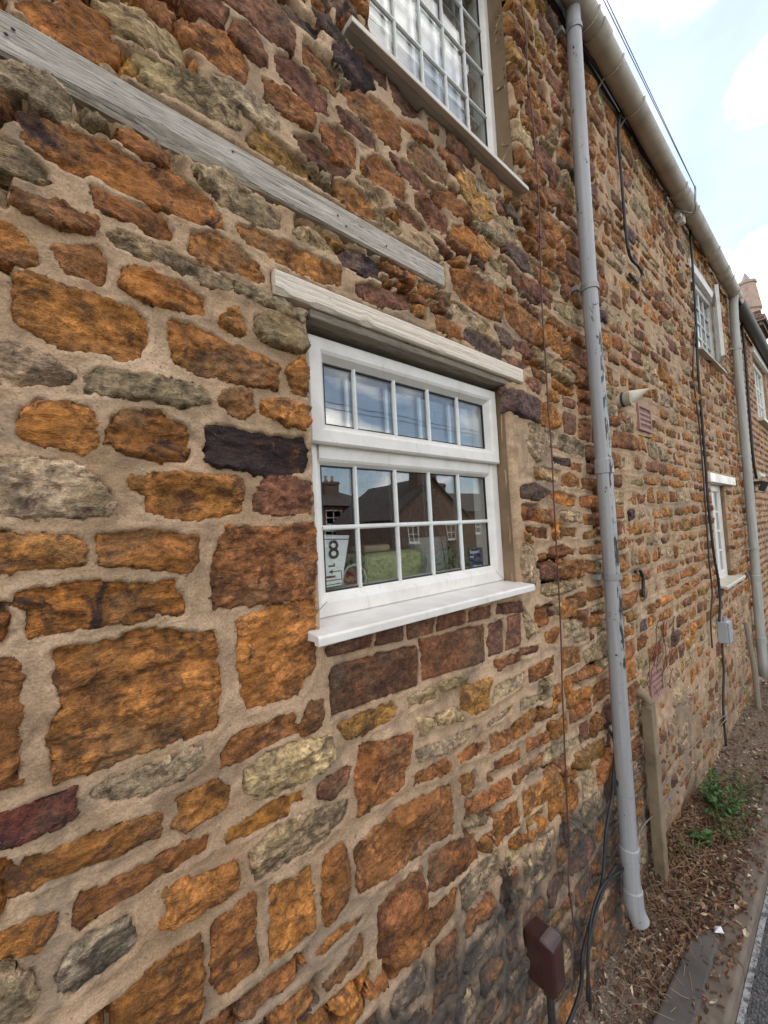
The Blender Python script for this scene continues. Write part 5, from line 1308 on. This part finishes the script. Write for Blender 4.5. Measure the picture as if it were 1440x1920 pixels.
def chimney(parent, x0, x1, y0, y1, z0, z1, pots, mat, pot_h=.75, pot_r=.16, cowl=False, inv=None):
    m = MB(); m.box(x0, x1, y0, y1, z0, z1-.32); m.box(x0-.05, x1+.05, y0-.05, y1+.05, z1-.32, z1-.24); m.box(x0-.09, x1+.09, y0-.09, y1+.09, z1-.24, z1-.12); m.box(x0-.02, x1+.02, y0-.02, y1+.02, z1-.12, z1)
    c = m.build('chimney', mat, parent)
    if inv: c.matrix_parent_inverse = inv
    for px, py in pots:
        m = MB(); r = pot_r; m.tube([(px, py, z1-.02), (px, py, z1+pot_h*.18), (px, py, z1+pot_h*.22), (px, py, z1+pot_h*.92), (px, py, z1+pot_h*.93), (px, py, z1+pot_h)], [r*1.15, r*1.12, r*1.28, r*.88, r*1.0, r*.98], 16); p = m.build('chimney_pot', M_POT, c)
        if cowl:
            m = MB(); m.tube([(px, py, z1+pot_h), (px, py, z1+pot_h+.22)], [r*.6, .01], 12); m.build('pot_cowl', M_STEEL, c)
    return c
H3 = empty('far_house', (10.05, 0, 0)); tag(H3, 'furthest house along the row with a chimney and tall terracotta pot', 'house')
I3 = Matrix.Translation((-10.05, 0, 0))
def p3(o): o.matrix_parent_inverse = I3; return o
m = MB(); m.box(10.03, 17, .0, 5, 0, 4.2); p3(m.build('wall', M_BRICK, H3))
m = MB(); m.add([(10.03, -.15, 4.15), (17, -.15, 4.15), (17, 2.5, 6.0), (10.03, 2.5, 6.0), (17, 5.2, 4.15), (10.03, 5.2, 4.15)], [(0, 1, 2, 3), (3, 2, 4, 5), (0, 3, 5), (1, 4, 2), (1, 0, 5, 4)]); p3(m.build('roof', M_SLATE, H3))
chimney(H3, 10.62, 11.5, .24, 1.0, 4.2, 5.62, [(10.95, .42)], M_BRICK, .78, .17, True, I3)

# ------------------------------------------------------------------ across the road (seen mirrored in the panes)
M_TILE = simple('brown_roof_tile', (0.055, 0.042, 0.038), 0.8, .25, 3, .5, .02)
def far_window(parent, x0, x1, z0, z1, y, nx=2, nz=2):
    w = empty('window', (0, 0, 0), parent=parent)
    m = MB(); m.ring(x0, x1, z0, z1, [(0, y-.06), (0, y+.03), (.09, y+.03), (.09, y-.06)]); f = m.build('frame', M_PVC, w)
    m = MB(); m.box(x0+.08, x1-.08, y-.03, y-.02, z0+.08, z1-.08); m.build('pane', M_FPANE, w)
    for i in range(1, nx): xx = x0+(x1-x0)*i/nx; boxpart('glazing_bar', M_PVC, w, xx-.035, xx+.035, y-.019, y+.028, z0+.091, z1-.091, bevel=0)
    for i in range(1, nz): zz = z0+(z1-z0)*i/nz; boxpart('glazing_bar', M_PVC, w, x0+.091, x1-.091, y-.018, y+.026, zz-.03, zz+.03, bevel=0)
    boxpart('window_sill', M_PVC2, w, x0-.1, x1+.1, y-.05, y+.12, z0-.10, z0-.002, bevel=0)
M_FPANE = simple('dark_far_glass', (0.10, 0.12, 0.14), 0.1, .1)
A = empty('hipped_house', (0, 0, 0)); tag(A, 'red brick house with hipped brown roof across the road, mirrored in the lower panes', 'house')
x0, x1, yf, yb, ze, zr = 13.0, 25.0, -30.0, -38.5, 4.25, 6.35
m = MB(); m.box(x0, x1, yb, yf, -.12, ze); m.build('wall', M_RBRICK, A)
m = MB(); o_ = .35; hx = 3.6; ym = (yf+yb)/2
m.add([(x0-o_, yf+o_, ze-.1), (x1+o_, yf+o_, ze-.1), (x1+o_, yb-o_, ze-.1), (x0-o_, yb-o_, ze-.1), (x0+hx, ym, zr), (x1-hx, ym, zr)], [(0, 1, 5, 4), (1, 2, 5), (2, 3, 4, 5), (3, 0, 4), (3, 2, 1, 0)]); m.build('roof', M_TILE, A)
chimney(A, 19.6, 21.4, -33.4, -32.4, 5.0, 6.95, [(20.1, -32.9), (20.9, -32.9)], M_BRICK, .6, .16)
for (a_, b_) in ((14.2, 15.6), (18.2, 20.0), (22.6, 24.0)): far_window(A, a_, b_, 2.35, 3.75, yf+.02, 2, 2)
for (a_, b_) in ((14.2, 16.0), (18.0, 20.2), (22.4, 24.2)): far_window(A, a_, b_, .55, 1.8, yf+.02, 3, 2)
G = empty('gabled_house', (0, 0, 0)); tag(G, 'dark gabled house with a broad chimney across the road, mirrored in the lower panes', 'house')
m = MB(); yg = -20.0
m.add([(17.9, yg, -.12), (26.1, yg, -.12), (26.1, yg, 2.5), (22.0, yg, 5.6), (17.9, yg, 2.5), (17.9, yg-8, -.12), (26.1, yg-8, -.12), (26.1, yg-8, 2.5), (22.0, yg-8, 5.6), (17.9, yg-8, 2.5)],
      [(4, 3, 2, 1, 0), (5, 6, 7, 8, 9), (0, 5, 9, 4), (1, 2, 7, 6)]); m.build('wall', M_BRICK, G)
m = MB(); m.add([(17.6, yg+.2, 2.32), (22.0, yg+.2, 5.72), (26.4, yg+.2, 2.32), (17.6, yg-8.2, 2.32), (22.0, yg-8.2, 5.72), (26.4, yg-8.2, 2.32), (17.6, yg+.2, 2.20), (22.0, yg+.2, 5.58), (26.4, yg+.2, 2.20)], [(0, 1, 4, 3), (1, 2, 5, 4), (0, 6, 7, 1), (1, 7, 8, 2)]); m.build('roof', M_TILE, G)
chimney(G, 20.8, 23.0, yg-1.2, yg-.3, 4.6, 6.9, [(21.4, yg-.75), (22.4, yg-.75)], M_BRICK, .5, .18)
m = MB(); m.box(26.12, 36, yg-8, yg-1, -.12, 3.0); m.build('wing', M_BRICK, G)
m = MB(); m.add([(24.0, yg-.7, 2.95), (36.3, yg-.7, 2.95), (36.3, yg-4.5, 5.05), (24.0, yg-4.5, 5.05), (36.3, yg-8.3, 2.95), (24.0, yg-8.3, 2.95)], [(0, 1, 2, 3), (3, 2, 4, 5), (0, 3, 5), (1, 4, 2)]); m.build('wing_roof', M_TILE, G)
chimney(G, 27.0, 28.2, yg-5, yg-4, 4.6, 5.9, [(27.4, yg-4.5)], M_BRICK, .4, .16)
far_window(G, 19.2, 20.3, .6, 1.9, yg+.01); far_window(G, 23.4, 24.6, .6, 1.9, yg+.01); far_window(G, 28.5, 30, .9, 2.1, yg-.98)
# hedge between the verge and the houses
rr = np.random.default_rng(12); V = []; F = []; b = 0
for i in range(5200):
    x = rr.uniform(2, 36); y = -9.6+rr.normal(0, .28); zt = 0.95+.2*math.sin(x*1.3)+.12*math.sin(x*4.1); z = rr.uniform(-.1, zt); l = rr.uniform(.05, .13)
    d1 = rr.normal(0, 1, 3); d1 /= np.linalg.norm(d1); d2 = np.cross(d1, rr.normal(0, 1, 3)); d2 /= np.linalg.norm(d2)+1e-6; c = np.array([x, y, z])
    V += [tuple(c-d1*l), tuple(c-d2*l*.5), tuple(c+d1*l), tuple(c+d2*l*.5)]; F.append((b, b+1, b+2, b+3)); b += 4
me = bpy.data.meshes.new('hedge'); me.from_pydata(V, [], F); me.update()
tag(link('hedge', me, simple('hedge_leaf', (0.04, 0.065, 0.02), 0.7, .5, 6)), 'low green hedge across the road, mirrored in the bottom panes', 'hedge')
# poles with the wire that crosses the mirrored sky
def pole(x, lab):
    t = empty('utility_pole', (x, -8.0, -.1)); tag(t, lab, 'pole'); m = MB(); m.tube([(0, 0, 0), (0, 0, 6.0)], [.12, .09], 12); m.build('shaft', M_SOFFIT, t); m = MB(); m.box(-.05, .05, -.6, .6, 5.32, 5.42); m.build('crossarm', M_SOFFIT, t)
pole(40, 'wooden utility pole across the road carrying the overhead wires')
for y_, z_, lab in ((-8.0, 5.36, 'overhead wire along the road, lower of the two mirrored in the top panes'), (-8.5, 5.40, 'overhead wire along the road, the further one from the cottage')):
    m = MB(); m.tube([(-20+60*s, y_+(8.0+y_)*0, z_-1.0*s*(1-s)*.6) for s in np.linspace(0, 1, 30)], .014, 6); tag(m.build('overhead_wire', M_WIRE), lab, 'wire')
